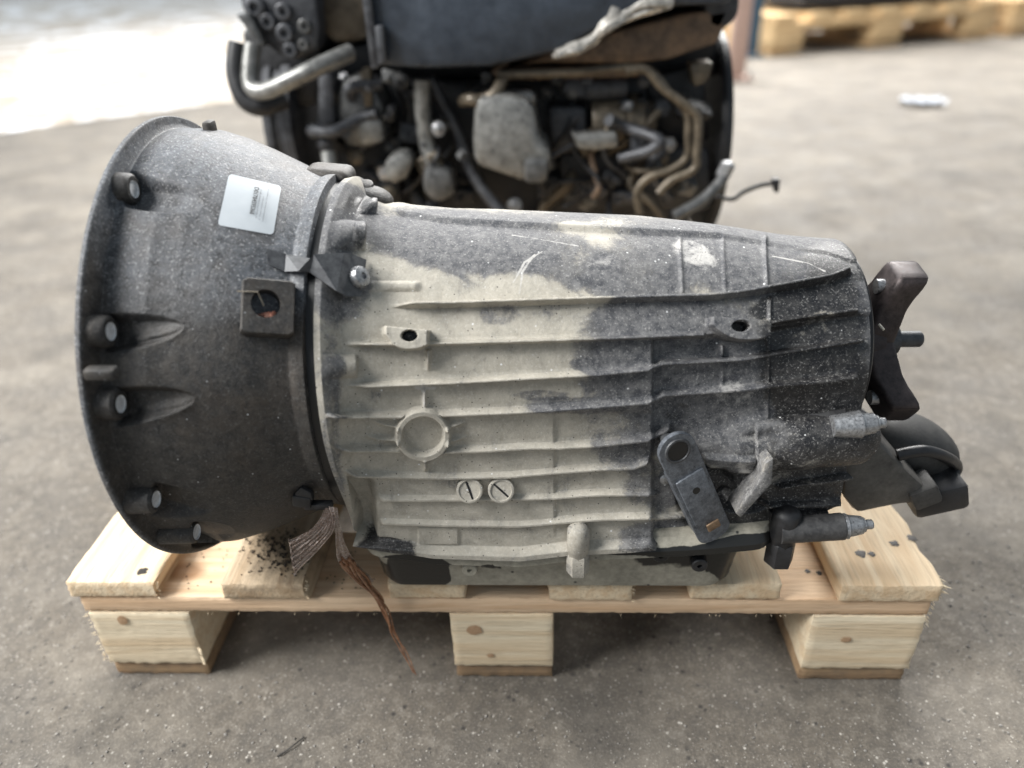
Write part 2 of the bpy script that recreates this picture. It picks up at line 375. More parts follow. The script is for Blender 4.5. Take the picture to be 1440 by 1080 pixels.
for i, (a, b, mt, me_, sh) in enumerate(decks):
    x0, x1 = px_x(a), px_x(b)
    def shp(p, fi, fj, fk, i=i):
        if i == 1 and fi > .99: p.x -= .010*(fk)-.004
        if i == 0 and fi > .99: p.x -= .006*(1-fk)
        if i == 3: p.x += (.006*(1-fk) if fi < .01 else 0)
        if i == 5 and fi > .9: p.x += .002*math.sin(p.y*90)
        return p
    rough_box('deck_board', (x0, -.001-.002*(i % 2), .122), (x1, PDEP, .144), [mt, me_], pal, (30, 60, 6), .0006, {'-y': 1, '+y': 1}, 50+i, shp)
# raised splinters along the sawn edges
bm = bmesh.new(); rs = random.Random(4)
def splinter(p, d, l, w):
    d = Vector(d).normalized(); n = d.orthogonal().normalized()*w; p = Vector(p)
    a = bm.verts.new(p-n); b = bm.verts.new(p+n); c = bm.verts.new(p+d*l*.6+n*.4+Vector((0, 0, -l*.1))); e = bm.verts.new(p+d*l+Vector((0, 0, -l*.25))); g = bm.verts.new(p+d.cross(n)*.8)
    bm.faces.new((a, b, c)); bm.faces.new((a, c, e)); bm.faces.new((a, g, c)); bm.faces.new((g, b, c)); bm.faces.new((g, c, e))
for _ in range(30):
    splinter((blk[0][0]+.001, rs.uniform(-.001, .0), rs.uniform(.024, .1)), (-1, -.3, rs.uniform(-.6, .5)), rs.uniform(.002, .007), .0005)
for _ in range(26):
    splinter((blk[0][1]-.002, -.001, rs.uniform(.024, .05)), (1, -.5, rs.uniform(-.5, .5)), rs.uniform(.002, .006), .0005)
for _ in range(34):
    splinter((px_x(1325)-.001, rs.uniform(-.002, .02), rs.uniform(.122, .143)), (1, -.6, rs.uniform(-.7, .3)), rs.uniform(.003, .009), .0005)
for _ in range(30):
    splinter((PW-.001, rs.uniform(-.001, .01), rs.uniform(.085, .12)), (1, -.3, -.8), rs.uniform(.002, .006), .0005)
for _ in range(70):
    splinter((rs.uniform(.01, PW), .0005, rs.choice((.1005, .121))), (rs.uniform(-1, 1), -.8, rs.uniform(-.6, .2)), rs.uniform(.0012, .0035), .0003)
for u in (222, 890, 432):
    for _ in range(14):
        splinter((px_x(u)-.001, rs.uniform(-.004, .004), rs.uniform(.122, .143)), (1, -.5, rs.uniform(-.5, .5)), rs.uniform(.002, .005), .0004)
tag(bm_obj('splinters', bm, W_B, pal, False), kind='stuff')
M_KNOT = grimy('knot_wood', (.50, .34, .21), (.33, .19, .10), .7, 0, 300, .6)
def knot(u, v, rx, rz, Y=-.0006):
    p = at(u, v, Y=Y); bm = bmesh.new()
    n_ = 18; ro = random.Random(u); ring = [bm.verts.new(p+Vector((math.cos(6.283*i/n_)*rx*ro.uniform(.88, 1.1), 0, math.sin(6.283*i/n_)*rz*ro.uniform(.88, 1.1)))) for i in range(n_)]
    c_ = bm.verts.new(p+Vector((0, -.0006, 0)))
    for i in range(n_): bm.faces.new((ring[i], ring[(i+1) % n_], c_))
    bm_obj('knot', bm, M_KNOT, pal)
knot(172, 873, .0055, .0065, -.0012); knot(667, 886, .008, .007, -.0010); knot(690, 922, .004, .003, -.0010); knot(1190, 900, .005, .004, -.0012)
M_PITCH = NT('dark_pitch').done((.025, .018, .013), .6)
def spot(u, v, r=.005, z=.1443):
    p = at(u, v, Z=z); bm = bmesh.new(); n_ = 14; ro = random.Random(u)
    ring = [bm.verts.new(p+Vector((math.cos(6.283*i/n_)*r*ro.uniform(.6, 1.25), math.sin(6.283*i/n_)*r*ro.uniform(.6, 1.25), 0))) for i in range(n_)]
    c_ = bm.verts.new(p+Vector((0, 0, .0006)))
    for i in range(n_): bm.faces.new((ring[i], ring[(i+1) % n_], c_))
    bm_obj('pitch_spot', bm, M_PITCH, pal)
for a in ((200, 803, .006), (1211, 778, .006), (1226, 779, .004), (1258, 764, .005), (1283, 757, .005), (1136, 803, .003), (1152, 806, .003)): spot(*a, z=.1443 if a[0] not in (1136, 1152) else .1218)

# ================================================================== GEARBOX
AY, AZ = .10, .355
gb = empty('gearbox', (.45, AY, .144), 'used car automatic gearbox with dusty ribbed alloy case and black bell housing', 'gearbox')

def grid_faces(nu, nv, wrap=False):
    i = np.arange(nu-1)[:, None]; j = np.arange(nv if wrap else nv-1)[None, :]; j2 = (j+1) % nv
    return np.stack([i*nv+j, (i+1)*nv+j, (i+1)*nv+j2, i*nv+j2], -1).reshape(-1, 4)
def grid_normals(P, wrap=False):
    du = np.gradient(P, axis=0)
    dv = (np.roll(P, -1, 1)-np.roll(P, 1, 1)) if wrap else np.gradient(P, axis=1)
    n = np.cross(du, dv); n /= np.linalg.norm(n, axis=2, keepdims=True)+1e-12
    return n
def set_attr(me, name, vals):
    a = me.attributes.new(name, 'FLOAT', 'POINT'); a.data.foreach_set('value', np.asarray(vals, np.float32))
def blobs(u, v, lst):
    g = np.zeros_like(u)
    for (a, b, ra, rb, amp, *rot) in lst:
        c, s_ = (math.cos(math.radians(rot[0])), math.sin(math.radians(rot[0]))) if rot else (1, 0)
        x = ((u-a)*c+(v-b)*s_)/ra; y = (-(u-a)*s_+(v-b)*c)/rb
        r2 = np.sqrt(x*x+y*y); g += amp*(1-sm(r2, .72, 1.28))
    return g

# ---- bell housing -------------------------------------------------
BX = [.150, .1505, .1515, .1545, .1555, .1563, .159, .175, .19, .21, .23, .25, .27, .284, .2865, .290, .2962, .2966, .303]
BR = [.2015, .2035, .205, .205, .2042, .1990, .1972, .1968, .1955, .189, .180, .1700, .1600, .1545, .1560, .1565, .1565, .1490, .1490]
nx, na = 330, 900
xs = np.interp(np.linspace(0, 1, nx), np.linspace(0, 1, nx), np.linspace(.150, .303, nx))
xs = np.unique(np.concatenate([np.linspace(.150, .168, 70), np.linspace(.168, .290, 220), np.linspace(.290, .303, 40)])); nx = len(xs)
kx = np.concatenate([np.linspace(0, 1, 1)])
rr = np.interp(xs, BX, BR)
k = np.ones(5)/5; rr2 = np.convolve(np.pad(rr, 2, 'edge'), k, 'valid'); rr = rr2
# dense on the side seen, coarse on the far side; angle 0 = +y, 90 = up, 180 = front
th = np.concatenate([np.linspace(math.radians(75), math.radians(262), 760, endpoint=False), np.linspace(math.radians(262), math.radians(435), 140, endpoint=False)]); na = len(th)
dev = lambda t, c, w: np.exp(-((((np.degrees(t)-c+180) % 360)-180)/w)**2)
rmod = 1-.055*dev(th, 236, 30)-.055*dev(th, 304, 30)+.028*dev(th, 92, 30)+.006*dev(th, 165, 20)
X = np.repeat(xs[:, None], na, 1); Rg = rr[:, None]*(1+(rmod[None, :]-1)*(1-.35*sm(xs, .2, .303)[:, None]))
Rg = Rg-.0120*dev(th, 150, 55)[None]*(sm(xs, .1555, .159)*(1-sm(xs, .19, .262)))[:, None]
P = np.stack([X, AY+Rg*np.cos(th)[None], AZ+Rg*np.sin(th)[None]], -1)
N = grid_normals(P, True)
if (N[150, :, 1]*np.cos(th)).sum() < 0: N = -N
U, V = proj(P)
face_cam = ((CAM-P)*N).sum(2) > 0
H = np.zeros_like(U)
lugs = [(190, 266, 1.0), (157, 466, 1.0), (171, 568, 1.0), (221, 702, .9), (278, 748, .8)]
def teardrop(u0, v0, u1, v1, w, dep):
    d = np.hypot(u1-u0, v1-v0); c, s_ = (u1-u0)/d, (v1-v0)/d
    t = ((U-u0)*c+(V-v0)*s_)/d; q = -(U-u0)*s_+(V-v0)*c
    ww = w*np.sqrt(np.clip(1-np.clip(t, 0, 1)**1.6, 0, 1))+.01
    return -dep*(1-np.clip(t, 0, 1))**.8*(1-sm(np.abs(q)/ww, .6, 1.05))*sm(t, -.16, -.05)*(t < 1)
H += teardrop(190, 268, 286, 288, 26, .012)+teardrop(158, 468, 258, 460, 27, .012)+teardrop(172, 572, 274, 560, 27, .012)+teardrop(222, 704, 300, 714, 24, .014)+teardrop(276, 752, 330, 748, 18, .010)
H += .0030*np.exp(-((V-(482-.22*(U-170)))/8)**2)*sm(U, 170, 190)*(1-sm(U, 235, 265))+.0030*np.exp(-((V-(590-.25*(U-180)))/8)**2)*sm(U, 180, 200)*(1-sm(U, 250, 282))
H = np.where(face_cam, H, 0)
P2 = P+N*H[..., None]
dust = blobs(U, V, [(330, 300, 210, 130, .62, 15), (240, 230, 150, 90, .35, 25), (390, 320, 90, 120, .3), (300, 400, 160, 60, .25), (150, 300, 40, 150, .35, -15), (200, 500, 120, 120, .12)])
dust = np.where(face_cam, dust, .3); dust = np.maximum(dust, .75*(1-sm(X, .1548, .1562)))  # rim lip: lit look painted in through the dust value
V0 = P2.reshape(-1, 3); F0 = grid_faces(nx, na, True)
# inner wall of the shell
xi = np.array([.151, .151, .16, .20, .25, .282, .284, .284]); ri = np.array([.2015, .176, .168, .154, .136, .126, .06, .0005])
thi = th[::6]; ni = len(thi)
def ring_bot(r): return 1-.05*np.exp(-((np.degrees(thi)-236)/30)**2)-.05*np.exp(-((np.degrees(thi)-304)/30)**2)
Pi = np.stack([np.repeat(xi[:, None], ni, 1), AY+ri[:, None]*ring_bot(0)[None]*np.cos(thi)[None], AZ+ri[:, None]*ring_bot(0)[None]*np.sin(thi)[None]], -1)
me = mesh_np('bell_housing', V0, F0[:, ::-1] if False else F0)
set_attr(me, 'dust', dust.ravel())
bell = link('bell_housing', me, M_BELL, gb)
bell['label'] = 'black oily bell housing'
me_i = mesh_np('bell_inside', Pi.reshape(-1, 3), grid_faces(len(xi), ni, True)[:, ::-1])
link('bell_inside', me_i, M_BLACK, bell)
BVB = BVHTree.FromPolygons([tuple(p) for p in V0], [tuple(f) for f in F0.tolist()])
def hit(bv, u, v):
    loc, no, i, d = bv.ray_cast(Vector(CAM), Vector(ray(u, v)))
    if loc is None: return None, None
    if no.dot(Vector(ray(u, v))) > 0: no = -no
    return loc, no
# lugs: bolt bosses standing on the back of the rim
for i, (u, v, s_) in enumerate(lugs):
    xe = (.1670, .1680, .1695, .176, .186)[i]; c = at(u-1, v, X=xe); c = Vector((0, c.y, c.z)); r = .0118*s_
    bm = bmesh.new()
    add_lathe(bm, (0, c.y, c.z), (1, 0, 0), [(.153, r*1.10), (xe-.002, r), (xe, r-.002), (xe, .0068), (xe-.009, .0066)], 36, False)
    lg = bm_obj('bolt_boss', bm, [M_BELL], bell)
    hb = bmesh.new(); add_lathe(hb, (0, c.y, c.z), (1, 0, 0), [(xe-.0012, .0), (xe-.0011, .0064), (xe+.0002, .0066)], 24, False)  # flush pale disc, light through the hole put into its colour
    bm_obj('bolt_hole', hb, M_BRIGHT, lg)
c = at(158, 527, X=.180); box('stop_pin', (.171, c.y+.003, c.z), (.022, .010, .008), M_BELL, bell, None, .002)
# nub on top of the rim
pt, no = hit(BVB, 300, 186)
box('cast_nub', Vector((.188, .132, AZ+.196)), (.009, .014, .014), M_BELL, bell, None, .003)
# oval boss on the neck, next to the joint
pc = at(463, 243, Y=.135)
bm = bmesh.new(); add_box(bm, pc+Vector((0, 0, -.004)), (.043, .036, .020), Matrix.Rotation(.10, 3, 'Y'), .0085, 4)
bm_obj('neck_boss', bm, M_BELL, bell)
pc2 = at(522, 270, Y=.135)
bm = bmesh.new(); bmesh.ops.create_uvsphere(bm, u_segments=24, v_segments=14, radius=1, matrix=Matrix.Translation(pc2+Vector((.0, .0, -.006))) @ Matrix.Rotation(.25, 4, 'Y') @ Matrix.Diagonal((.020, .018, .011, 1)))
add_lathe(bm, pc2+Vector((-.006, .004, .001)), (0, -.3, 1), [(0, .009), (.006, .008), (.007, .006)], 20)
bm_obj('vent_boss', bm, M_BELL, gb)
# square sensor port with a round hole
pt, no = hit(BVB, 376, 436); zx = Vector((1, 0, 0)); zx = (zx-no*zx.dot(no)).normalized(); zy = no.cross(zx)
Rm = Matrix((zx, zy, no)).transposed()
bm = bmesh.new(); n_ = 40; hw, hh, hr = .0185, .0205, .0105; hc = Vector((-.002, .002))
outer, inner, top = [], [], .014
for i in range(n_):
    a = 2*math.pi*i/n_; dx, dy = math.cos(a), math.sin(a); k_ = 1/max(abs(dx)/hw, abs(dy)/hh)
    outer.append((dx*k_, dy*k_)); inner.append((hc.x+hr*dx, hc.y+hr*dy))
def P3(x, y, z): return pt+Rm @ Vector((x, y, z))
loops = [[bm.verts.new(P3(x*1.04, y*1.04, -.012)) for x, y in outer], [bm.verts.new(P3(x, y, top-.0012)) for x, y in outer], [bm.verts.new(P3(x*.96, y*.96, top)) for x, y in outer],
         [bm.verts.new(P3(x, y, top)) for x, y in inner], [bm.verts.new(P3(x, y, -.008)) for x, y in inner]]
for A, B in zip(loops, loops[1:]):
    for i in range(n_): bm.faces.new((A[i], A[(i+1) % n_], B[(i+1) % n_], B[i]))
bm.faces.new(loops[-1])
sport = bm_obj('sensor_port', bm, [M_BELL], bell, True, 30)
bm = bmesh.new()
for i in range(4): add_box(bm, P3(-.004+.0025*i, -.006+.001*(i % 2), .006+.001*i), (.007, .003, .0025), Matrix.Rotation(.5*i, 3, 'Z') @ Matrix.Rotation(.3*i, 3, 'X'), .0006)
bm_obj('litter', bm, grimy('reddish_litter', (.42, .12, .07), (.3, .2, .15), .6), sport)
tube('straw', [P3(-.022, .009, .015), P3(-.008, .010, .0145), P3(-.003, .001, .009)], .0006, grimy('straw', (.4, .37, .3), (.25, .2, .15), .6), sport, 6, 1, False)
# small clip at the bottom of the joint
pt2, no2 = hit(BVB, 425, 695)
bm = bmesh.new(); add_box(bm, pt2+no2*.004, (.016, .012, .012), Matrix.Rotation(.2, 3, 'Y'), .002); add_box(bm, pt2+no2*.004+Vector((.012, 0, -.007)), (.024, .008, .006), None, .0015)
add_prism(bm, [pt2+no2*.010+Vector((-.008, 0, .004)), pt2+no2*.010+Vector((.008, 0, .004)), pt2+no2*.010+Vector((.007, 0, .012)), pt2+no2*.010+Vector((0, 0, .018)), pt2+no2*.010+Vector((-.006, 0, .012))], (0, .006, 0), .001)
bm_obj('cable_clip', bm, M_BLACK, bell)
# joint: dark gasket ring with a lip either side
lathe('joint_gasket', (0, AY, AZ), (1, 0, 0), [(.2955, .146), (.2958, .1528), (.3040, .1528), (.3044, .146)], M_GASKET, gb, 160)

# ---- main case ----------------------------------------------------
CX = [.3035, .309, .314, .320, .335, .357, .396, .435, .50, .565, .629, .68, .710, .730, .7375, .741, .742]
CR = [.1555, .1555, .1500, .1400, .1320, .1265, .1225, .1210, .117, .113, .107, .1030, .1010, .1000, .0995, .0985, .0965]
nx = 600; xs = np.linspace(.3035, .742, nx); rr = np.interp(xs, CX, CR); rt = rr-np.interp(xs, [.56, .63, .69, .72, .742], [0, .0025, .0065, .0075, .008])
kk = np.hanning(13); kk /= kk.sum(); rr[8:-8] = np.convolve(np.pad(rr, 6, 'edge'), kk, 'valid')[8:-8]
def line_z(pts, yv):                    # flange line measured at its own depth
    q = [at(u, v, Y=yv) for u, v in pts]; return [a.x for a in q], [a.z for a in q]
fx, fz = line_z([(480, 768), (574, 777), (610, 783), (731, 787), (799, 779), (983, 770), (1093, 760), (1120, 758), (1215, 745)], -.030)
zf = np.interp(xs, fx, fz); yf = np.interp(xs, [.30, .34, .55, .66, .70, .742], [-.020, -.024, -.024, -.018, -.012, .0])
nF, nB = 720, 60
t = np.linspace(0, 1, nF); ka = .56
def section(r, rt_, yf_, zf_):
    a = np.radians(90+90*np.clip(t/ka, 0, 1)); y = AY+r*np.cos(a); z = AZ+rt_*np.sin(a)
    q = np.clip((t-ka)/(1-ka), 0, 1); y0 = AY-r
    e = q*q*(3-2*q)
    y = np.where(t > ka, y0+(yf_-y0)*e, y); z = np.where(t > ka, AZ+(zf_-AZ)*q, z)
    return y, z
P = np.zeros((nx, nF+nB, 3))
for i in range(nx):
    y, z = section(rr[i], rt[i], yf[i], zf[i])
    yb, zb = 2*AY-y[::-1], z[::-1]
    j = np.linspace(0, nF-2, nB).astype(int)
    P[i, :, 0] = xs[i]; P[i, :nB, 1] = yb[j]; P[i, :nB, 2] = zb[j]; P[i, nB:, 1] = y; P[i, nB:, 2] = z
N = grid_normals(P)
if N[nx//2, nB+10, 2] < 0: N = -N
U0, V0_ = proj(P)
off = .006-.008*sm(U0, 912, 928)*sm(V0_, 470, 490)
U, V = proj(P+N*off[..., None])
seen = np.zeros(U.shape, bool); seen[:, nB-6:] = True
H = np.zeros_like(U)
def vl(pts): a = np.array(pts, float); return np.interp(U, a[:, 0], a[:, 1])
def ul(pts): a = np.array(pts, float); return np.interp(V, a[:, 1], a[:, 0])
RIBS = [
 ([(546, 428), (627, 428), (716, 425), (840, 421), (996, 417), (1038, 413), (1106, 402), (1167, 391), (1203, 377)], .0085, 40, 12),
 ([(482, 484), (538, 485), (604, 484), (716, 481), (840, 477), (996, 471)], .0085, 45, 8),
 ([(1084, 454), (1136, 446), (1212, 436)], .0070, 6, 8),
 ([(485, 545), (627, 539), (840, 527), (913, 520), (931, 512), (1044, 506), (1106, 495), (1218, 478)], .0075, 40, 8),
 ([(461, 588), (559, 587), (624, 585), (746, 580), (840, 573), (913, 567), (934, 556), (1044, 549), (1106, 540), (1208, 526)], .0075, 12, 10),
 ([(479, 636), (565, 636), (624, 638), (686, 636), (746, 632), (790, 632), (840, 629), (913, 621), (947, 602)], .0075, 14, 8),
 ([(491, 672), (627, 675), (716, 673), (775, 668), (840, 663), (892, 661), (918, 651)], .0070, 14, 8),
 ([(530, 707), (686, 706), (775, 704), (840, 699), (931, 699)], .0060, 10, 10),
 ([(530, 739), (627, 742), (731, 743), (840, 734), (953, 731), (985, 728)], .0060, 10, 14),
 ([(1090, 690), (1130, 680), (1191, 669), (1222, 662)], .0080, 10, 8),
 ([(1070, 716), (1120, 712), (1185, 705)], .0070, 16, 8),
]
# raised box of the front half, recess behind it
def plate(u0, u1, v0, v1, h, e=5): return h*sm(U, u0-e, u0+e)*(1-sm(U, u1-e, u1+e))*sm(V, v0-e, v0+e)*(1-sm(V, v1-e, v1+e))
rib2v = vl([(482, 484), (996, 471), (1084, 460), (1212, 436)])
rec = sm(U, 917, 924)*sm(V, rib2v-2, rib2v+6)*(1-.75*sm(U, 1070, 1170))
H -= .0085*rec
H -= .0025*sm(U, 778, 784)*sm(V, 580, 590)*(1-rec)*(1-sm(V, 745, 765))
H -= .0180*(1-sm(U, 512, 532))*sm(U, 494, 500)*sm(V, 676, 690)                       # corner recess beside the pan
H -= .0050*(1-sm(U, 505, 530))*sm(U, 470, 480)*sm(V, 545, 585)*(1-sm(V, 676, 690))*.5
H += .0035*(1-sm(V, vl([(520, 284), (574, 295), (627, 303), (716, 309), (840, 316), (1014, 325), (1167, 348), (1200, 360)])-3, vl([(520, 284), (574, 295), (627, 303), (716, 309), (840, 316), (1014, 325), (1167, 348), (1200, 360)])+3))*sm(U, 540, 570)*(1-.7*sm(U, 980, 1150))
for u_, h_ in ((958, .0016), (1019, .0010), (1078, .0022)):
    H += h_*np.exp(-((U-(u_+(V-330)*.06))/3.0)**2)*sm(V, 322, 330)*(1-sm(V, 404, 412))
H += .0022*np.exp(-((U-(1086-(V-450)*.03))/2.6)**2)*sm(V, 412, 420)*(1-sm(V, 585, 595))
H += .0014*np.exp(-((U-1019)/3)**2)*sm(V, 480, 490)*(1-sm(V, 545, 550))
# teardrop core bosses near the joint
def drop(u0, v0, lu, lv, h):
    x = (U-u0)/lu; y = (V-v0)/lv
    return h*np.clip(1-y*y, 0, 1)**.8*sm(x, -1.1, .45)*(1-sm(x, .72, 1.0))
H += drop(494, 326, 25, 21, .011)+drop(481, 516, 26, 18, .008)+drop(520, 283, 14, 10, .008)
H += drop(545, 398, 50, 8, .003)
# round pad with rim
d = np.hypot((U-595)/1.0, (V-613)/.93)
padm = 1-sm(d, 37, 41)
H = H*(1-padm)+padm*(.0075-.0065*(1-sm(d, 27.5, 30.5))*sm(V-(613+(U-595)*.1), -60, -40)*(1-sm(V, 628-.0*U, 636)*0))
for a, b, c_, e_ in ((521, 597, 560, 603), (512, 619, 562, 622), (628, 603, 660, 598), (628, 624, 660, 619)):
    vv = b+(U-a)*(e_-b)/(c_-a); fade = sm(U, a, a+25)*(1-sm(U, c_-3, c_+3)) if a < 595 else sm(U, a-3, a+3)*(1-sm(U, c_-25, c_))
    H += .0045*np.exp(-((V-vv)/3.0)**2)*fade
H += .0045*np.exp(-((U-598)/3.2)**2)*sm(V, 645, 652)*(1-sm(V, 660, 672))
H += .0040*np.exp(-((U-597)/3.0)**2)*sm(V, 546, 556)*(1-padm)*(1-sm(V, 572, 580))
H += plate(587, 644, 746, 771, .0018, 1.6)
# lower right: bearing tubes, lumps and the pocket behind the lever
def tube_h(pts, w, h, u0, u1, e=10): return h*np.sqrt(np.clip(1-((V-vl(pts))/w)**2, 0, 1))*sm(U, u0, u0+e)*(1-sm(U, u1-4, u1))
T1 = tube_h([(1040, 636), (1100, 625), (1215, 612)], 36, .022, 1062, 1226, 60); H = np.where(T1 > 0, np.maximum(H, T1-.004), H)
T2 = tube_h([(1100, 744), (1200, 738)], 21, .018, 1085, 1226, 16); H = np.where(T2 > 0, np.maximum(H, T2-.004), H)
def bump2(a, b, ra, rb, h, rot=0):
    c, s_ = math.cos(math.radians(rot)), math.sin(math.radians(rot)); x = ((U-a)*c+(V-b)*s_)/ra; y = (-(U-a)*s_+(V-b)*c)/rb
    return h*np.exp(-(x*x+y*y)**1.4)
H += bump2(1020, 632, 44, 22, .008, 8)+bump2(1062, 628, 34, 30, .006)+plate(990, 1062, 640, 668, .006, 4)+bump2(1058, 600, 30, 10, .004, -15)
H -= .014*blobs(U, V, [(1008, 692, 26, 28, 1.0), (1050, 712, 30, 14, .6)])
H -= .006*blobs(U, V, [(975, 690, 20, 50, 1.0)])
# ribs last
RW = []
for pts, h, fi, fo in RIBS:
    a = np.array(pts, float); sd = V-np.interp(U, a[:, 0], a[:, 1]); u0, u1 = a[0, 0], a[-1, 0]
    w = np.where(sd < 0, 1-np.clip((-sd-1.9)/2.6, 0, 1), 1-np.clip((sd-1.2)/1.3, 0, 1))+.10*np.where(sd < 0, np.clip(1-(-sd-3)/6, 0, 1), 0)*(np.abs(sd) > 3)
    w = np.clip(w, 0, 1)
    w = w*sm(U, u0, u0+fi)*(1-sm(U, u1-fo, u1))*(1-padm)
    RW.append(np.where(seen, w, 0)); lvl = 0 if len(RW) <= 3 else -.0085*sm(U, 912, 928)*(1-.75*sm(U, 1070, 1170))
    H = H*(1-w)+w*np.maximum(H*.6, (1.20-.45*sm(V, 500, 660))*h+lvl)
# lug flanges on the second rib
def lug(u0, u1, vt, vb, h):
    x = (U-(u0+u1)/2)/((u1-u0)/2); top = vt+3*x; bot = vb-(vb-vt)*.75*np.clip(-x, 0, 1)**2-(vb-vt)*.25*np.clip(x, 0, 1)**3
    return h*sm(V, top-1.5, top+1.5)*(1-sm(V, bot-2, bot+1.5))*(1-sm(np.abs(x), .93, 1.02))
L1 = lug(539, 604, 462, 492, 1.0); L2 = lug(996, 1083, 449, 480, 1.0)
LW = [np.where(seen, L1, 0), np.where(seen, L2, 0)]
H = H*(1-L1)+L1*.0165; H = H*(1-L2)+L2*.013
H += .0080*np.exp(-((U-602)/3.2)**2)*sm(V, 490, 494)*(1-sm(V, 505, 527))+.006*np.exp(-((U-1016)/3.2)**2)*sm(V, 484, 487)*(1-sm(V, 498, 506))
HOLE = np.maximum(1-sm(np.hypot((U-577), (V-473)*1.5), 9.5, 11.5), 1-sm(np.hypot((U-1038), (V-460)*1.7), 11, 13))
H -= .012*HOLE
# flange lip along the pan
sd = V-vl([(480, 764), (574, 773), (610, 778), (731, 781), (799, 773), (983, 765), (1093, 754), (1120, 752)])
lip = sm(sd, -6, 0)*(1-sm(U, 1105, 1125)); LIPW = np.where(seen, lip, 0)
H = H*(1-lip)+lip*np.maximum(H, .0085)
H = np.where(seen, H, 0); H *= sm(U, 446, 452)*1.0
P2 = P+N*H[..., None]
N2 = grid_normals(P2)
if (N2*N).sum() < 0: N2 = -N2
grey = blobs(U, V, [(640, 335, 130, 42, .85, 8), (780, 350, 90, 40, .6, 20), (905, 372, 70, 56, .55), (840, 400, 40, 18, .4), (930, 450, 110, 34, .8), (960, 500, 140, 40, .8), (880, 545, 60, 36, .6), (800, 572, 60, 9, .55), (830, 515, 30, 10, .5),
   (1000, 550, 130, 60, .6), (880, 612, 55, 55, .5), (925, 690, 50, 34, .4), (700, 441, 30, 16, .45), (800, 580, 60, 10, .5), (470, 300, 50, 60, .6), (492, 288, 46, 34, .6), (1000, 318, 220, 16, .5, 6), (700, 300, 140, 10, .4), (480, 400, 45, 50, .55), (1080, 350, 110, 60, .8),
   (960, 762, 90, 24, .6), (1040, 620, 80, 40, .35), (470, 620, 20, 140, .45), (760, 560, 40, 8, .5)])
grey += .26*sm(U, 850, 960)*sm(V, 300, 330)*(1-.3*sm(V, 600, 700))
grey += .5*sm(U, 1160, 1195)
oil = blobs(U, V, [(1150, 480, 90, 130, .68), (1130, 420, 70, 18, .6, -12), (1190, 360, 60, 24, .55, 15), (1150, 640, 90, 60, .6), (1130, 740, 130, 52, .95), (1010, 690, 40, 36, .8), (955, 585, 24, 14, .45),  # blob above the lever eye: recess shade painted with the oil value
   (975, 690, 28, 70, .5), (535, 778, 52, 16, 1.1), (490, 400, 16, 26, .4), (1000, 775, 110, 14, .8), (1150, 540, 70, 60, .35), (505, 330, 14, 16, .5), (508, 285, 24, 14, .6), (492, 274, 46, 14, .45)])
lime = blobs(U, V, [(975, 345, 30, 18, .6, 20), (995, 362, 22, 12, .5), (840, 355, 26, 18, .45), (1035, 560, 30, 24, .45), (1060, 640, 34, 36, .45), (745, 375, 16, 28, .3), (865, 600, 30, 26, .4), (1175, 385, 40, 14, .3)])
def stroke(pts, w, amp):
    g = np.zeros_like(U)
    for (a, b), (c_, d_) in zip(pts, pts[1:]):
        L2 = (c_-a)**2+(d_-b)**2; t_ = np.clip(((U-a)*(c_-a)+(V-b)*(d_-b))/L2, 0, 1)
        g = np.maximum(g, amp*np.exp(-(((U-a-t_*(c_-a))**2+(V-b-t_*(d_-b))**2)/w**2)))
    return g
lime += stroke([(763, 346), (738, 362), (722, 392)], 1.6, .9)+stroke([(752, 350), (735, 376), (731, 408)], 1.4, .8)+stroke([(720, 322), (760, 328), (815, 338)], 1.2, .7)+stroke([(585, 549), (610, 549)], 3.5, 1.0)+stroke([(594, 550), (596, 574)], 3.5, .9)+stroke([(1090, 352), (1140, 362), (1164, 374)], 1.2, .9)
oil += 2*sm(HOLE, .3, .7)  # darkness inside the lug holes painted in with the oil value
grey = 1.3*grey+.35*(1-sm(U0, 470, 500))*(1-sm(V0_, 520, 620))+.25*sm(U0, 900, 1000)
grey = np.where(seen, grey, .5); oil = np.where(seen, oil, .25); lime = np.where(seen, lime, 0)
FQ = grid_faces(nx, nF+nB)
q0 = P2.reshape(-1, 3)[FQ[len(FQ)//2]]
if np.cross(q0[1]-q0[0], q0[2]-q0[0]) @ N2.reshape(-1, 3)[FQ[len(FQ)//2][0]] < 0: FQ = FQ[:, ::-1]
VV = P2.reshape(-1, 3); NN = N2.reshape(-1, 3)
# which casting feature each face belongs to
fid = np.zeros(len(FQ), int); flat = [w.ravel() for w in RW]+[w.ravel() for w in LW]+[LIPW.ravel()]
for k_, w in enumerate(flat):
    m_ = w[FQ].mean(1) > .3; fid[m_] = k_+1
fidn = ['main_case']+['rib']*len(RW)+['mounting_lug']*2+['pan_flange']
case = None
for k_ in range(len(flat)+1):
    sel = FQ[fid == k_]
    if not len(sel): continue
    ids, inv = np.unique(sel, return_inverse=True); sel = inv.reshape(-1, 4)
    me = mesh_np(fidn[k_], VV[ids], sel, NN[ids])
    for nm, arr in (('grey', grey), ('oil', oil), ('lime', lime)): set_attr(me, nm, arr.ravel()[ids])
    o = link(fidn[k_], me, M_CASE, gb if case is None else case, True)
    if case is None: case = o
case['label'] = 'dusty beige ribbed alloy case'
BVC = BVHTree.FromPolygons([tuple(p) for p in VV], FQ.tolist())
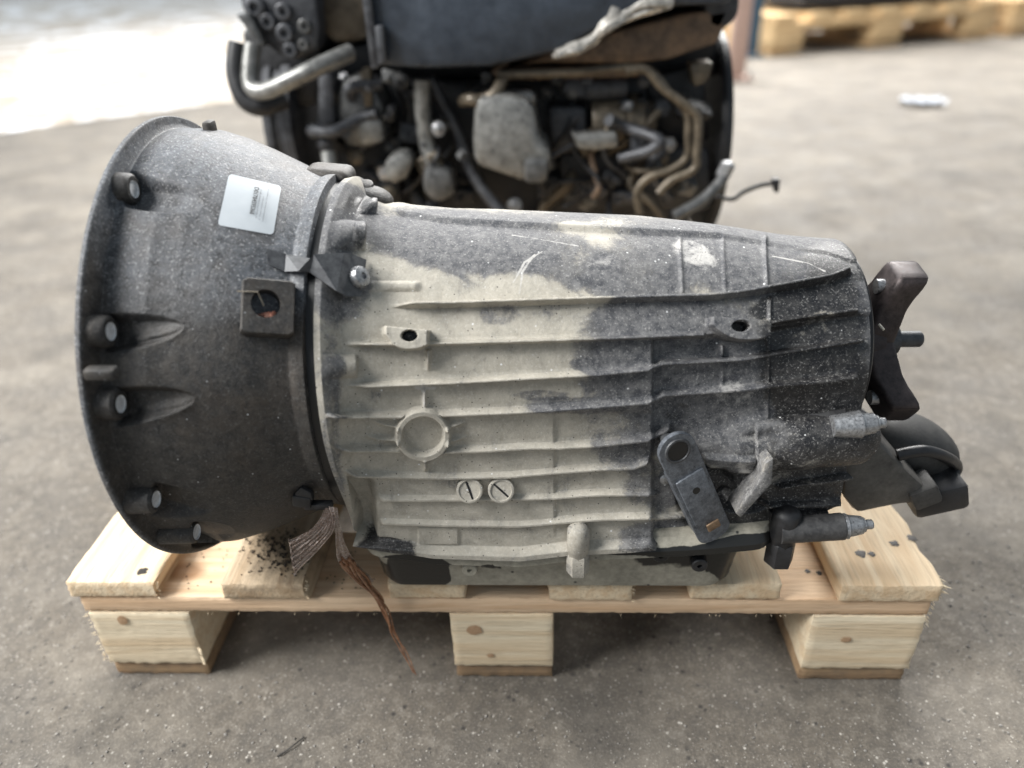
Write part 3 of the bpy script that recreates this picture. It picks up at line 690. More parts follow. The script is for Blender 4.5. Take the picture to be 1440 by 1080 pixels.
# rear and bottom closures
bm = bmesh.new(); bm.faces.new([bm.verts.new(p) for p in P2[-1]]); bm.faces.new([bm.verts.new(p-Vector((0, 0, 0)) if False else p) for p in P2[0]])
bq = [bm.verts.new(Vector(P2[i, -1])) for i in range(0, nx, 8)]; bk = [bm.verts.new(Vector(P2[i, 0])) for i in range(0, nx, 8)]
for i in range(len(bq)-1): bm.faces.new((bq[i], bq[i+1], bk[i+1], bk[i]))
bm_obj('case_end_walls', bm, M_BLACK, case, False)
# casting date roundels
for u, v, ang in ((661, 689, 1.25), (705, 689, .75)):
    pt, no = hit(BVC, u, v-4); pt = pt+no*.0035; no = Vector((0, -.93, .36)); bx = Vector((1, 0, 0)); bx = (bx-no*bx.dot(no)).normalized(); by = no.cross(bx)
    rd = lathe('casting_plug', pt-no*.002, no, [(0, .0118), (.0055, .0112), (.0060, .0104), (.0060, .0092), (.0048, .0086), (.0042, .0006)], M_CASE, case, 40)
    for nm in ('grey', 'oil', 'lime'): set_attr(rd.data, nm, np.full(len(rd.data.vertices), .38 if (nm == 'grey' and u > 690) else .1))
    dirv = bx*math.cos(ang)-by*math.sin(ang)
    q = Matrix((dirv, no.cross(dirv), no)).transposed()
    box('slot', pt+no*.0024, (.0165, .0016, .0012), M_GASKET, rd, q)
# bolt bosses on the pan flange
def half_post(u, vt, vb, Y, r, mat, dz=0):
    a = at(u, vt, Y=Y); b = at(u, vb, Y=Y)
    bm = bmesh.new(); L = a.z-b.z
    add_lathe(bm, (a.x, Y+r*.6, b.z), (0, 0, 1), [(0, r*.80), (.001, r*.86), (L*.48, r*.92), (L*.5, r), (L-.006, r*.98), (L-.002, r*.75), (L, r*.3), (L, 0)], 24)
    add_lathe(bm, (a.x, Y+r*.6, b.z-.002), (0, 0, 1), [(0, r*.98), (.002, r*1.04), (L*.42, r*1.04), (L*.44, r*.95)], 6)
    o = bm_obj('flange_bolt_boss', bm, mat, case)
    for nm in ('grey', 'oil', 'lime'):
        if mat is M_CASE: set_attr(o.data, nm, np.full(len(o.data.vertices), .34 if nm == 'grey' else .12))
half_post(814, 744, 808, -.036, .0100, M_CASE); half_post(1112, 722, 795, -.022, .0125, M_BLACK)

# ---- oil pan ------------------------------------------------------
def pan_loop(y0, x0, x1, z, r=.018, n=6):
    y1 = 2*AY-y0; pts = []
    for cx, cy, a0 in ((x0+r, y0+r, 180), (x1-r, y0+r, 270), (x1-r, y1-r, 0), (x0+r, y1-r, 90)):
        for i in range(n+1):
            a = math.radians(a0+90*i/n); pts.append((cx+r*math.cos(a), cy+r*math.sin(a), z))
    out_ = []
    for p, q in zip(pts, pts[1:]+pts[:1]):
        d_ = math.dist(p, q); k_ = 70 if abs(q[0]-p[0]) > .1 else 1
        out_ += [tuple(a+(b-a)*i/k_ for a, b in zip(p, q)) for i in range(k_)]
    return out_
zl = 0.0
def zfl(x): return float(np.interp(x, fx, fz))-.0105
def rel(lp): return [(x, y, z+zfl(x)) for x, y, z in lp]
def skin(bm, loops, cap=True):
    L = [[bm.verts.new(p) for p in lp] for lp in loops]; n = len(L[0])
    for A, B in zip(L, L[1:]):
        for i in range(n): bm.faces.new((A[i], A[(i+1) % n], B[(i+1) % n], B[i]))
    if cap: bm.faces.new(L[0][::-1]); bm.faces.new(L[-1])
px0, px1 = at(497, 790, Y=-.02).x, at(1085, 775, Y=-.02).x
bm = bmesh.new(); skin(bm, [rel(pan_loop(-.018, px0+.014, px1, .014)), rel(pan_loop(-.026, px0+.012, px1, .004)), rel(pan_loop(-.0265, px0+.012, px1, -.002)), rel(pan_loop(-.024, px0+.013, px1, -.0045))])
prim = bm_obj('pan_rim', bm, M_PAN, gb, True, 30)
bx0, bx1 = at(530, 815, Y=-.006).x, at(1040, 800, Y=-.006).x
bm = bmesh.new()
def body(dy, z, dx=0): return pan_loop(-.016+dy, bx0+dx, bx1-dx*1.4, z, .02)
skin(bm, [rel(body(0, -.002)), rel(body(.002, -.012)), body(.005, .158, .004), body(.007, .150, .008), body(.012, .1455, .014)])
for e in bm.edges: pass
pan = bm_obj('oil_pan', bm, M_PAN, gb, True, 30)
for o, dd in ((pan, 0), (prim, 1)):
    bmx = bmesh.new(); bmx.from_mesh(o.data); bmesh.ops.subdivide_edges(bmx, edges=[e for e in bmx.edges if e.calc_length() > .05], cuts=3); bmx.to_mesh(o.data); bmx.free()
    co = np.array([v.co for v in o.data.vertices]); u_, v_ = proj(co)
    set_attr(o.data, 'oil', blobs(u_, v_, [(575, 806, 62, 26, 1.2), (930, 775, 90, 10, .7), (1060, 790, 60, 40, 1.2), (690, 793, 20, 4, .6)])+.05)
for u, v in ((660, 806), (985, 800), (930, 786)):
    a = at(u, v, Y=-.024); bm = bmesh.new(); add_lathe(bm, a+Vector((0, .010, 0)), (0, -1, 0), [(0, .0075), (.006, .0075), (.007, .0065), (.007, .0025), (.004, .0023)], 20)
    pb = bm_obj('pan_clamp', bm, M_PAN if u < 700 else M_BLACK, prim); set_attr(pb.data, 'oil', np.full(len(pb.data.vertices), .1))

# ---- selector lever, web and brackets -----------------------------
pt, no = hit(BVC, 950, 632); ptb, nob = hit(BVC, 1000, 742)
LY = min(pt.y, ptb.y)-.010
A_, B_ = at(951, 632, Y=LY-.006), at(1001, 742, Y=LY)
ln = (B_-A_); L = ln.length; ex = ln.normalized(); nz = Vector((0, -.80, .60)); nz = (nz-ex*nz.dot(ex)).normalized(); ey = nz.cross(ex)
RL = Matrix((ex, ey, nz)).transposed(); org = A_
def LP(x, y, z): return org+RL @ Vector((x, y, z))
out = []
for i in range(13):
    a = math.radians(90+180*i/12); out.append((.0165*math.cos(a), .0165*math.sin(a)))
for i in range(9):
    a = math.radians(-90+180*i/8); out.append((L+.004+.009*math.cos(a), .0158*math.sin(a)))
bm = bmesh.new(); n_ = len(out)
add_prism(bm, [LP(x, y, -.002) for x, y in out], nz*.0045, .0006, 1)
for sgn in (-1, 1): add_box(bm, LP(L*.58, sgn*.0150, -.004), (L*.72, .0022, .011), RL, .0008)
add_box(bm, LP(L*.60, 0, .0032), (L*.62, .0265, .003), RL, .0012)
lev = bm_obj('selector_lever', bm, M_LEVER, gb); lev['label'] = 'blued steel selector lever with round eye'
lathe('lever_eye', LP(0, 0, .0022), nz, [(0, .0118), (.0016, .0112), (.0018, .0096), (.0002, .0090)], M_BRACKET, lev, 32)
lathe('eye_hole', LP(0, 0, .0012), nz, [(0, .0088), (.0018, .0088)], M_GASKET, lev, 32)
lathe('pin_hole', LP(L*.47, 0, .0040), nz, [(0, .0034), (.0010, .0034)], M_GASKET, lev, 20)
box('rivet', LP(L*.93, .001, .0052), (.0085, .0125, .0022), grimy('rusty_rivet', (.42, .28, .17), (.12, .08, .05), .5, .4), lev, RL, .001)
lathe('selector_shaft', LP(0, 0, -.022), nz, [(0, .0060), (.021, .006)], M_BRACKET, lev, 24)
# diagonal cast web
a = [at(1088, 644, Y=-.032), at(1086, 680, Y=-.032), at(1042, 729, Y=-.032), at(1034, 722, Y=-.032), at(1070, 676, Y=-.032), at(1076, 652, Y=-.032)]
wb = prism('cast_web', a, (0, .03, -.006), M_CASE, case, .0015)
for nm in ('grey', 'oil', 'lime'): set_attr(wb.data, nm, np.full(len(wb.data.vertices), {'grey': .75, 'oil': .1, 'lime': .30}[nm]))
pb_, nb_ = hit(BVC, 935, 672)
lathe('case_pin', pb_-nb_*.002, nb_, [(0, .0058), (.005, .0050), (.006, .0035), (.006, 0)], M_ZINC, case, 20)
# clip bracket bridging the joint
def on(bv, u, v, h):
    p, n = hit(bv, u, v)
    if p is None: p, n = hit(BVB if bv is BVC else BVC, u, v)
    return p+n*h
up = [(374, 352), (402, 360), (432, 367), (447, 368), (470, 362), (480, 363)]
dn = [(376, 374), (400, 384), (425, 388), (441, 391), (462, 414), (473, 420)]
hs = [.003, .003, .009, .011, .011, .011]
bm = bmesh.new(); ra, rb_ = [], []
BVALL = BVB
for (a_, b_), (c_, d_), h_ in zip(up, dn, hs):
    bv = BVB if a_ < 435 else BVC
    pa = on(bv, a_, b_, h_); pq = on(BVB if c_ < 435 else BVC, c_, d_, h_); ra.append(pa); rb_.append(pq)
nrm = Vector((0, -.75, .65)).normalized(); rows = []
for pa, pq in zip(ra, rb_): rows.append([bm.verts.new(pa), bm.verts.new(pq), bm.verts.new(pq-nrm*.0022), bm.verts.new(pa-nrm*.0022)])
for A, B in zip(rows, rows[1:]):
    for i in range(4): bm.faces.new((A[i], A[(i+1) % 4], B[(i+1) % 4], B[i]))
bm.faces.new(rows[0][::-1]); bm.faces.new(rows[-1])
p4, p5 = ra[-1], rb_[-1]
fold = Vector((.0085, 0, 0))-nrm*.014
add_prism(bm, [p4, p5, p5+fold+Vector((0, 0, .004)), p4+fold], Vector((-.0022, 0, 0)))
clip = bm_obj('joint_bracket', bm, M_BRACKET, gb, False); clip['label'] = 'grey folded sheet steel clip'
fc = (p4+p5)/2+fold*.55; ax = fold.cross((p4-p5)).normalized()
if ax.x < 0: ax = -ax
lathe('bracket_screw', fc, ax, [(0, .0088), (.0035, .0088), (.0058, .0078), (.0068, .0050), (.0068, .0028), (.0050, .0024), (.0050, 0)], M_ZINC, clip, 28)
lathe('screw_boss', fc-ax*.014-Vector((0, -.006, .003)), ax, [(0, .015), (.012, .013), (.013, .011)], M_BLACK, case, 28)

# ---- rear end: seal, three-arm output flange, mount ----------------
lathe('rear_seal_housing', (0, AY, AZ), (1, 0, 0), [(.735, .0840), (.7465, .0840), (.748, .082), (.748, .066), (.757, .062), (.757, .05)], M_BLACK, gb, 90)
xf = .762
yoke_c = Vector((xf, AY, AZ))
bm = bmesh.new()
def yz(u, v, X): p = at(u, v, X=X); return Vector((p.y-AY, p.z-AZ))
ty = yz(1277, 392, xf+.02); tl = yz(1276, 555, xf+.02)
print('yoke tips', ty, tl)
add_lathe(bm, (0, AY, AZ), (1, 0, 0), [(.745, .030), (xf-.008, .032), (xf+.004, .036), (xf+.018, .034), (xf+.02, .026), (xf+.02, 0)], 40)
import cmath
angs = [99, 217, 338]
YR = .064
M_ARMS = []
def yarm(ang):
    b2 = bmesh.new(); a = math.radians(ang); d = Vector((0, math.cos(a), math.sin(a))); s2 = Vector((0, -math.sin(a), math.cos(a)))
    pr = [(.010, .029), (.030, .0245), (.044, .0195), (.054, .0180), (YR, .0185), (YR+.010, .0170), (YR+.012, .011)]
    pts = [yoke_c+d*r_+s2*w_ for r_, w_ in pr]+[yoke_c+d*r_-s2*w_ for r_, w_ in pr[::-1]]
    a_ = [b2.verts.new(p+Vector((-.004, 0, 0))) for p in pts]; f = b2.faces.new(a_)
    r = bmesh.ops.extrude_face_region(b2, geom=[f])
    for vtx in [g for g in r['geom'] if isinstance(g, bmesh.types.BMVert)]: vtx.co += Vector((.026, 0, 0))
    for vtx in b2.verts:
        rr_ = (vtx.co-yoke_c).yz.length
        vtx.co.x += .020*max(0, (rr_-.022)/.05)
    bmesh.ops.bevel(b2, geom=list(b2.edges), offset=.004, segments=2, affect='EDGES', profile=.5)
    o = bm_obj('flange_arm', b2, M_YOKE, YO, True, 50)
    h = yoke_c+d*(YR-.006)
    lathe('arm_bolt_hole', h+Vector((.007, 0, 0)), (1, 0, 0), [(0, .0065), (.0265, .0065)], M_ZINC, o, 20)
YO = bm_obj('output_flange', bm, M_YOKE, gb); YO['label'] = 'brown three-armed output flange'
for a in angs: yarm(a)
lathe('output_stub', (xf+.018, AY, AZ), (1, 0, 0), [(0, .014), (.022, .014), (.024, .0075), (.044, .0075), (.046, .006), (.046, 0)], M_BRACKET, YO, 24)
M_TUBE = grimy('oily_case_tube', (.085, .083, .082), (.022, .022, .023), .45, 0, 70, .5)
# two mount bolts with collars
for u0, v0, u1, v1, Y in ((1205, 597, 1246, 594, -.012), (1186, 740, 1228, 737, -.018)):
    a, b = at(u0, v0, Y=Y), at(u1, v1, Y=Y); d = (b-a); L_ = d.length
    o = lathe('mount_bolt_collar', a, d, [(-.02, .0090), (0, .0112), (L_*.10, .0115), (L_*.12, .0100), (L_*.48, .0086), (L_*.60, .0080), (L_*.64, .0070), (L_*.64, .004)], M_ZINC, gb, 32)
    if v0 < 650: lathe('bolt_tube', a+Vector((-.100, .046, -.018)), Vector((.100, -.030, .006)), [(0, .010), (.010, .0205), (.098, .0195), (.101, .0185), (.1015, .0)], M_TUBE, case, 40)
    else: lathe('bolt_tube', a-d.normalized()*.055, d, [(0, .0115), (.054, .0120), (.055, .0110), (.055, .0)], M_TUBE, case, 36)
    lathe('bolt_tip', a+d*.6, d, [(0, .0066), (.0025, .0066), (.003, .0044), (L_*.34, .0044), (L_*.38, .0036), (L_*.38, 0)], M_ZINC, o, 12)
# tail casting and rubber mount
q = [at(u, v, Y=.02) for u, v in ((1190, 596), (1226, 612), (1262, 648), (1306, 688), (1300, 708), (1262, 712), (1205, 724), (1186, 700))]
prism('mount_bracket', q, (0, .10, .0), grimy('dusty_mount', (.15, .14, .125), (.05, .047, .043), .6, 0, 40, .6), gb, .006)
ctr = at(1278, 624, Y=.090)
bm = bmesh.new(); bmesh.ops.create_uvsphere(bm, u_segments=40, v_segments=20, radius=1, matrix=Matrix.Translation(ctr) @ Matrix.Rotation(.35, 4, 'Y') @ Matrix.Diagonal((.050, .042, .028, 1)))
dome = bm_obj('mount_dome', bm, M_RUBBER, gb)
rim_pts = [at(u, v, Y=Yv) for u, v, Yv in ((1262, 640, .03), (1300, 634, .03), (1332, 644, .04), (1345, 656, .06), (1336, 674, .05), (1322, 700, .04))]
tube('mount_rim', rim_pts, .0055, M_BLACK, dome, 10)
a = at(1294, 688, Y=.03); box('mount_nut', a, (.026, .03, .022), M_RUBBER, dome, Matrix.Rotation(-.5, 3, 'Y'), .004)
box('mount_base', at(1306, 680, Y=.055), (.05, .06, .03), M_BLACK, dome, Matrix.Rotation(-.3, 3, 'Y'), .006)
# wire tag by the flange
tube('straw', [at(1236, 456, Y=.05), at(1243, 464, Y=.045)], .0011, grimy('pale_straw', (.7, .65, .55), (.5, .45, .35), .6), YO, 6, 1, False)

# ---- sticker ------------------------------------------------------
m = NT('sticker_paper'); n = m.noise(m.mapc(), 60, 4); M_STK = m.done(m.mix(m.ramp(n, [(.35, .5), (.7, 0.0)]), (.54, .575, .60), (.44, .48, .51)), .4)
M_INK = NT('sticker_ink').done((.02, .022, .025), .6)
Q = [np.array(p, float) for p in ((322, 245), (395.5, 262.5), (384, 331), (306, 317))]   # corners
def stk(s_, t_, h):
    p = Q[0]*(1-s_)*(1-t_)+Q[1]*s_*(1-t_)+Q[2]*s_*t_+Q[3]*(1-s_)*t_
    loc, n = hit(BVB, p[0], p[1]); return loc+n*h
bm = bmesh.new(); G = 24; cr = .07; gv = {}
def rc(a, b):                    # pull grid corners in to round them
    for ca, cb in ((0, 0), (1, 0), (1, 1), (0, 1)):
        ox = abs(a-ca); oy = abs(b-cb)
        if ox < cr and oy < cr:
            dx, dy = cr-ox, cr-oy; l_ = math.hypot(dx, dy); mx = max(dx, dy)
            if l_ > 0: dx, dy = dx*mx/l_, dy*mx/l_
            a = ca+(cr-dx)*(1 if ca == 0 else -1); b = cb+(cr-dy)*(1 if cb == 0 else -1)
    return a, b
ticks = sorted(set([0, .02, .045, .07]+[.07+.86*i/18 for i in range(19)]+[.955, .98, 1.0]))
for i, a in enumerate(ticks):
    for j, b in enumerate(ticks): gv[i, j] = bm.verts.new(stk(*rc(a, b), .0006))
for i in range(len(ticks)-1):
    for j in range(len(ticks)-1): bm.faces.new((gv[i, j], gv[i, j+1], gv[i+1, j+1], gv[i+1, j]))
sticker = bm_obj('sticker', bm, M_STK, bell, True, 60); sticker['label'] = 'white rectangular paper sticker with small printed number'
tc = bpy.data.curves.new('t', 'FONT'); tc.body = 'D01784595366'; tc.size = 1; tc.offset = .025; to = bpy.data.objects.new('t', tc); COL.objects.link(to)
dg = bpy.context.evaluated_depsgraph_get(); tm = bpy.data.meshes.new_from_object(to.evaluated_get(dg)); bpy.data.objects.remove(to)
co = np.array([v.co for v in tm.vertices]); w_ = co[:, 0].max()
for v, (x, y, z) in zip(tm.vertices, co): v.co = stk(.585-(y/.7)*-.045-.02, .22+.40*x/w_, .0009)
# text runs down the sticker, its top towards the right edge
for v, (x, y, z) in zip(tm.vertices, co): v.co = stk(.52+.080*(y/.7), .15+.54*x/w_, .0016)
link('printed_number', tm, M_INK, sticker, False)
bm = bmesh.new(); rs = random.Random(3)
for s0, t0, t1 in ((.635, .18, .74), (.70, .30, .76), (.765, .14, .78)):
    t_ = t0
    while t_ < t1:
        if rs.random() < .13: t_ += .012; continue
        hgt = rs.uniform(.016, .026)
        pq = [stk(s0, t_, .0014), stk(s0+hgt, t_, .0014), stk(s0+hgt, t_+.006, .0014), stk(s0, t_+.006, .0014)]
        bm.faces.new([bm.verts.new(p) for p in pq]); t_ += rs.uniform(.009, .013)
tag(bm_obj('fine_print', bm, NT('faded_ink').done((.16, .17, .19), .6), sticker, False), kind='stuff')

# ================================================================== SMALL LOOSE THINGS
# torn stretch film caught on the gearbox
m = NT('stretch_film'); n1 = m.noise(m.mapc((20, 20, 60)), 14, 5, .7)
m.done(m.mix(m.ramp(n1, [(.4, 0.0), (.62, 1.0)]), (.30, .19, .14), (.72, .64, .60)), .16, 0.0, m.bump(n1, .8, .002)); M_FILM = m.m
m.b.inputs['Alpha'].default_value = .72; m.b.inputs['Coat Weight'].default_value = .6; m.b.inputs['Coat Roughness'].default_value = .08
film = empty('torn_stretch_film', at(475, 830, Z=.145), 'torn brown stretch film hanging from the joint beneath the gearbox', 'plastic film')
rs = random.Random(11)
top = at(466, 716, Y=-.055)
def sheet(name, left, right, ns=26, nt=26, amp=.0035, fold=9.0, seed=1):
    r_ = random.Random(seed); ph = [r_.uniform(0, 6) for _ in range(6)]; bm = bmesh.new(); g = {}
    Lp, Rp = cr_path(left, 8), cr_path(right, 8)
    def ev(Pth, t): x = t*(len(Pth)-1); i = min(int(x), len(Pth)-2); return Pth[i].lerp(Pth[i+1], x-i)
    for i in range(ns+1):
        for j in range(nt+1):
            t, s_ = i/ns, j/nt; p = ev(Lp, t).lerp(ev(Rp, t), s_)
            w = math.sin(fold*s_*6.28+ph[0]+2*t)*.5+math.sin(fold*1.9*s_*6.28+ph[1]-3*t)*.3+math.sin(23*t+ph[2]+9*s_)*.25+r_.uniform(-.25, .25)
            p = p+Vector((0, -.8, .6))*amp*w*(.3+.7*t)
            if t > .97: p += Vector((0, 0, r_.uniform(-.004, .004)))
            g[i, j] = bm.verts.new(p)
    for i in range(ns):
        for j in range(nt): bm.faces.new((g[i, j], g[i+1, j], g[i+1, j+1], g[i, j+1]))
    return bm_obj(name, bm, M_FILM, film, True, 60)
sheet('film_flap', [at(458, 714, Y=-.058), at(440, 742, Y=-.060), at(406, 760, Y=-.05)], [at(470, 716, Y=-.058), at(466, 752, Y=-.062), at(414, 808, Y=-.045)], 40, 60, .0035, 7.0, 1)
sheet('film_flap', [at(462, 712, Y=-.060), at(470, 740, Y=-.058), at(476, 790, Y=-.03), at(500, 815, Y=-.015)], [at(474, 714, Y=-.060), at(480, 745, Y=-.058), at(495, 782, Y=-.03), at(530, 818, Y=-.012)], 34, 14, .004, 2.0, 2)
bm = bmesh.new()
mid = [at(488, 788, Y=-.03), at(512, 815, Y=-.02), at(530, 838, Y=-.012), at(542, 862, Y=-.012), at(553, 890, Y=-.014), at(568, 920, Y=-.02), at(584, 948, Y=-.03)]
for k_ in range(9):
    jt = [p+Vector((rs.uniform(-1, 1), rs.uniform(-.5, .5), rs.uniform(-1, 1)))*(.0055*(1-i/8)+.0006) for i, p in enumerate(mid[:7 if k_ < 3 else 5])]
    add_tube(bm, jt, lambda t: .0016*(1-.75*t), 6, 5)
bm_obj('film_strand', bm, grimy('brown_film_strand', (.34, .17, .09), (.16, .07, .035), .25), film)

# dirt crumbs on the second deck board and around
bm = bmesh.new()
def crumb(p, r):
    g = bmesh.ops.create_icosphere(bm, subdivisions=1, radius=r, matrix=Matrix.Translation(p) @ Matrix.Rotation(rs.uniform(0, 6), 4, 'Z') @ Matrix.Diagonal((rs.uniform(.7, 1.4), rs.uniform(.7, 1.4), rs.uniform(.5, .9), 1)))
    for v in g['verts']: v.co += Vector((rs.uniform(-1, 1), rs.uniform(-1, 1), rs.uniform(-1, 1)))*r*.25
for _ in range(520):
    u = rs.gauss(392, 26); v = rs.gauss(768, 20)
    if not (335 < u < 440 and 742 < v < 812): continue
    p = at(u, v, Z=.1448); crumb(p, abs(rs.gauss(0, .0006))+.00025)
for _ in range(90):
    u = rs.uniform(245, 520); v = rs.uniform(770, 832); p = at(u, v, Z=.1222)
    if px_x(222) < p.x < px_x(312) or px_x(445) < p.x < px_x(540): crumb(p, rs.uniform(.0004, .0011))
dirt = bm_obj('dirt_crumbs', bm, grimy('black_dirt', (.075, .06, .045), (.03, .024, .018), .9), None, False)
tag(dirt, 'black dirt crumbs scattered on the soiled deck board beneath the bell housing', 'dirt', kind='stuff')
# grit on the floor
bm = bmesh.new()
for _ in range(700):
    u, v = rs.uniform(-60, 1500), rs.uniform(860, 1110); p = at(u, v, Z=.0006)
    if -.01 < p.x < .86 and p.y > -.002: continue
    crumb(p, rs.choice((.0005, .0006, .0008, .001, .0014)))
for _ in range(300):
    u, v = rs.choice((rs.uniform(-20, 110), rs.uniform(1330, 1460))), rs.uniform(420, 860); crumb(at(u, v, Z=.0006), rs.uniform(.0006, .0018))
tag(bm_obj('floor_grit', bm, grimy('pale_grit', (.38, .36, .33), (.12, .11, .10), .9, src='Object', scale=400), None, False), 'fine stone grit lying on the concrete floor', 'grit', kind='stuff')
tw = tube('dry_twig', [at(390, 1064, Z=.0015), at(402, 1056, Z=.002), at(414, 1047, Z=.003), at(428, 1036, Z=.0015)], .0007, M_RUBBER, None, 6)
tag(tw, 'thin dark twig lying on bare concrete in front of the pallet', 'twig')
# white paper scrap on the floor
bm = bmesh.new(); c = at(1296, 148, Z=0); g = {}
for i in range(9):
    for j in range(7): g[i, j] = bm.verts.new((c.x-.085+.021*i+.02*math.sin(j*2.1), c.y-.06+.02*j+.02*math.sin(i*1.7), .006+.018*abs(math.sin(i*1.3+j*.9))+rs.uniform(0, .010)))
for i in range(8):
    for j in range(6):
        if (i in (0, 7) and j in (0, 5)): continue
        bm.faces.new((g[i, j], g[i+1, j], g[i+1, j+1], g[i, j+1]))
tag(bm_obj('paper_scrap', bm, NT('white_paper').done((.45, .48, .53), .8), None), 'small crumpled white paper scrap lying on the open floor', 'paper')

# ================================================================== BACKGROUND PALLETS AND POSTS
W_YEL = wood('yellow_pine', 'x', (.76, .56, .32), (.60, .40, .20))
def far_pallet(loc, rz, wid, dep, label, h=.27, load=True):
    r = empty('wooden_pallet', loc, label, 'pallet', 'pallets standing at the back of the hall'); r.rotation_euler.z = rz
    def bx(name, c, s_):
        bm = bmesh.new(); add_box(bm, c, s_, None, .006); o = bm_obj(name, bm, W_YEL); o.parent = r; return o
    hb = h*.56
    for y in (-dep/2+.07, 0, dep/2-.07):
        for x in (-wid/2+.12, 0, wid/2-.12):
            bx('block', (x, y, hb/2+.02), (.24, .14, hb-.041))
        bx('bottom_board', (0, y, .010), (wid, .14, .02)) if False else None
        bx('stringer', (0, y, hb+.022), (wid, .14, .042))
    for x in (-wid/2+.12, 0, wid/2-.12): bx('bottom_board', (x, 0, .010), (.24, dep, .019))
    n_ = 7
    for i in range(n_):
        bx('deck_board', (-wid/2+.09+(wid-.18)*i/(n_-1), 0, hb+.066), (.17, dep, .044))
    return r
a = at(1083, 80, Z=0); b = at(1392, 53, Z=0)
dv = b-a; wid = dv.length; ang = math.atan2(dv.y, dv.x); nrm2 = Vector((-math.sin(ang), math.cos(ang), 0))
cpt = (a+b)/2+nrm2*.45
far_pallet((cpt.x, cpt.y, 0), ang, wid, .9, 'yellow pine pallet loaded with a dark crate, beside the blue post')
# its load
bm = bmesh.new(); add_box(bm, (cpt.x+.1, cpt.y+.06, .245+.32), (wid*.82, .72, .60), Matrix.Rotation(ang, 3, 'Z'), .02)
M_DKCR = grimy('dark_crate_paint', (.035, .034, .036), (.015, .014, .014), .6)
cr_ = empty('dark_crate', (cpt.x+.1, cpt.y+.06, .245), 'dark crate standing on the yellow pine pallet', 'crate')
o = bm_obj('crate_body', bm, M_DKCR); o.parent = cr_; o.matrix_parent_inverse = Matrix.Translation(cr_.location).inverted()
for z_ in (.30, .78): box('crate_batten', (cpt.x+.1, cpt.y+.06, z_), (wid*.82+.03, .75, .07), M_DKCR, cr_, Matrix.Rotation(ang, 3, 'Z'), .006)
a2 = at(1418, 52, Z=0); c2 = a2+Vector((math.cos(ang), math.sin(ang), 0))*wid/2+nrm2*.45
far_pallet((c2.x, c2.y, 0), ang, wid, .9, 'empty yellow pine pallet standing past the one with the crate')
# steel posts behind the engine
M_BLUE = grimy('blue_paint', (.035, .10, .16), (.02, .05, .08), .5); M_SALM = grimy('salmon_paint', (.48, .33, .27), (.3, .2, .16), .7)
def post(u, v, w, mat, label, name, hgt):
    p = at(u, v, Z=0); r = empty(name, (p.x, p.y, 0), label, 'post')
    box('upright', (p.x, p.y, hgt/2+.012), (w, w*.8, hgt-.02), mat, r, None, .006); box('foot_plate', (p.x, p.y, .006), (w*1.9, w*1.7, .012), mat, r, None, .002)
    for s_ in (-1, 1): lathe('anchor_bolt', (p.x+s_*w*.75, p.y-w*.5, .012), (0, 0, 1), [(0, .012), (.014, .012), (.015, .008), (.03, .008), (.03, 0)], M_BRACKET, r, 6)
post(1055, 80, .075, M_BLUE, 'blue steel post beside the yellow pallet', 'steel_post', 1.6)
post(1033, 112, .09, M_SALM, 'salmon coloured steel bollard behind the engine flywheel', 'steel_bollard', .42)

# ================================================================== ENGINE BEHIND
M_EBLK = grimy('engine_black', (.022, .023, .026), (.008, .008, .009), .5); M_EBLUE = grimy('engine_cover_blue_black', (.045, .058, .078), (.024, .030, .040), .40, 0, 20)
M_EGREY = grimy('engine_alloy', (.18, .182, .18), (.035, .035, .036), .38, .45, 46, .9); M_ETAN = grimy('engine_tan_steel', (.20, .165, .12), (.06, .05, .038), .45, .4, 40)
M_EPALE = grimy('engine_pale_alloy', (.33, .33, .315), (.07, .068, .064), .36, .45, 46, .9); M_EDK = grimy('engine_dark_alloy', (.10, .105, .115), (.03, .03, .034), .5, .3, 40)
M_EBRN = grimy('engine_brown', (.30, .20, .13), (.07, .05, .035), .6, 0, 30); M_FOIL = grimy('torn_foil', (.62, .60, .56), (.25, .23, .2), .35, .5, 90)
EY = .62
eng = empty('car_engine', (.42, .85, .144), 'black removed car engine with flywheel on a pallet behind the gearbox', 'engine')
def epoly(name, pts, Y, dep, mat, bev=.004): return prism(name, [at(u, v, Y=Y) for u, v in pts], (0, dep, 0), mat, eng, bev)
def etube(name, pts, r, mat): return tube(name, [at(u, v, Y=Y) for u, v, Y in pts], r, mat, eng)
# block, sump
box('engine_block', (.42, .90, .32), (.62, .34, .36), M_EBLK, eng, None, .02)
box('oil_sump', (.40, .84, .185), (.46, .26, .08), M_EBLK, eng, None, .02)
epoly('cylinder_head', [(430, -80), (1015, -80), (1010, 110), (455, 112), (446, 60)], .76, .16, M_EBLK, .012)
epoly('cam_cover_end', [(440, -70), (510, -70), (520, 56), (470, 62), (448, 40)], .70, .08, M_ETAN, .010)
epoly('bracket_behind_pipe', [(440, 78), (520, 60), (530, 112), (440, 120)], .72, .05, M_EBLK, .006)
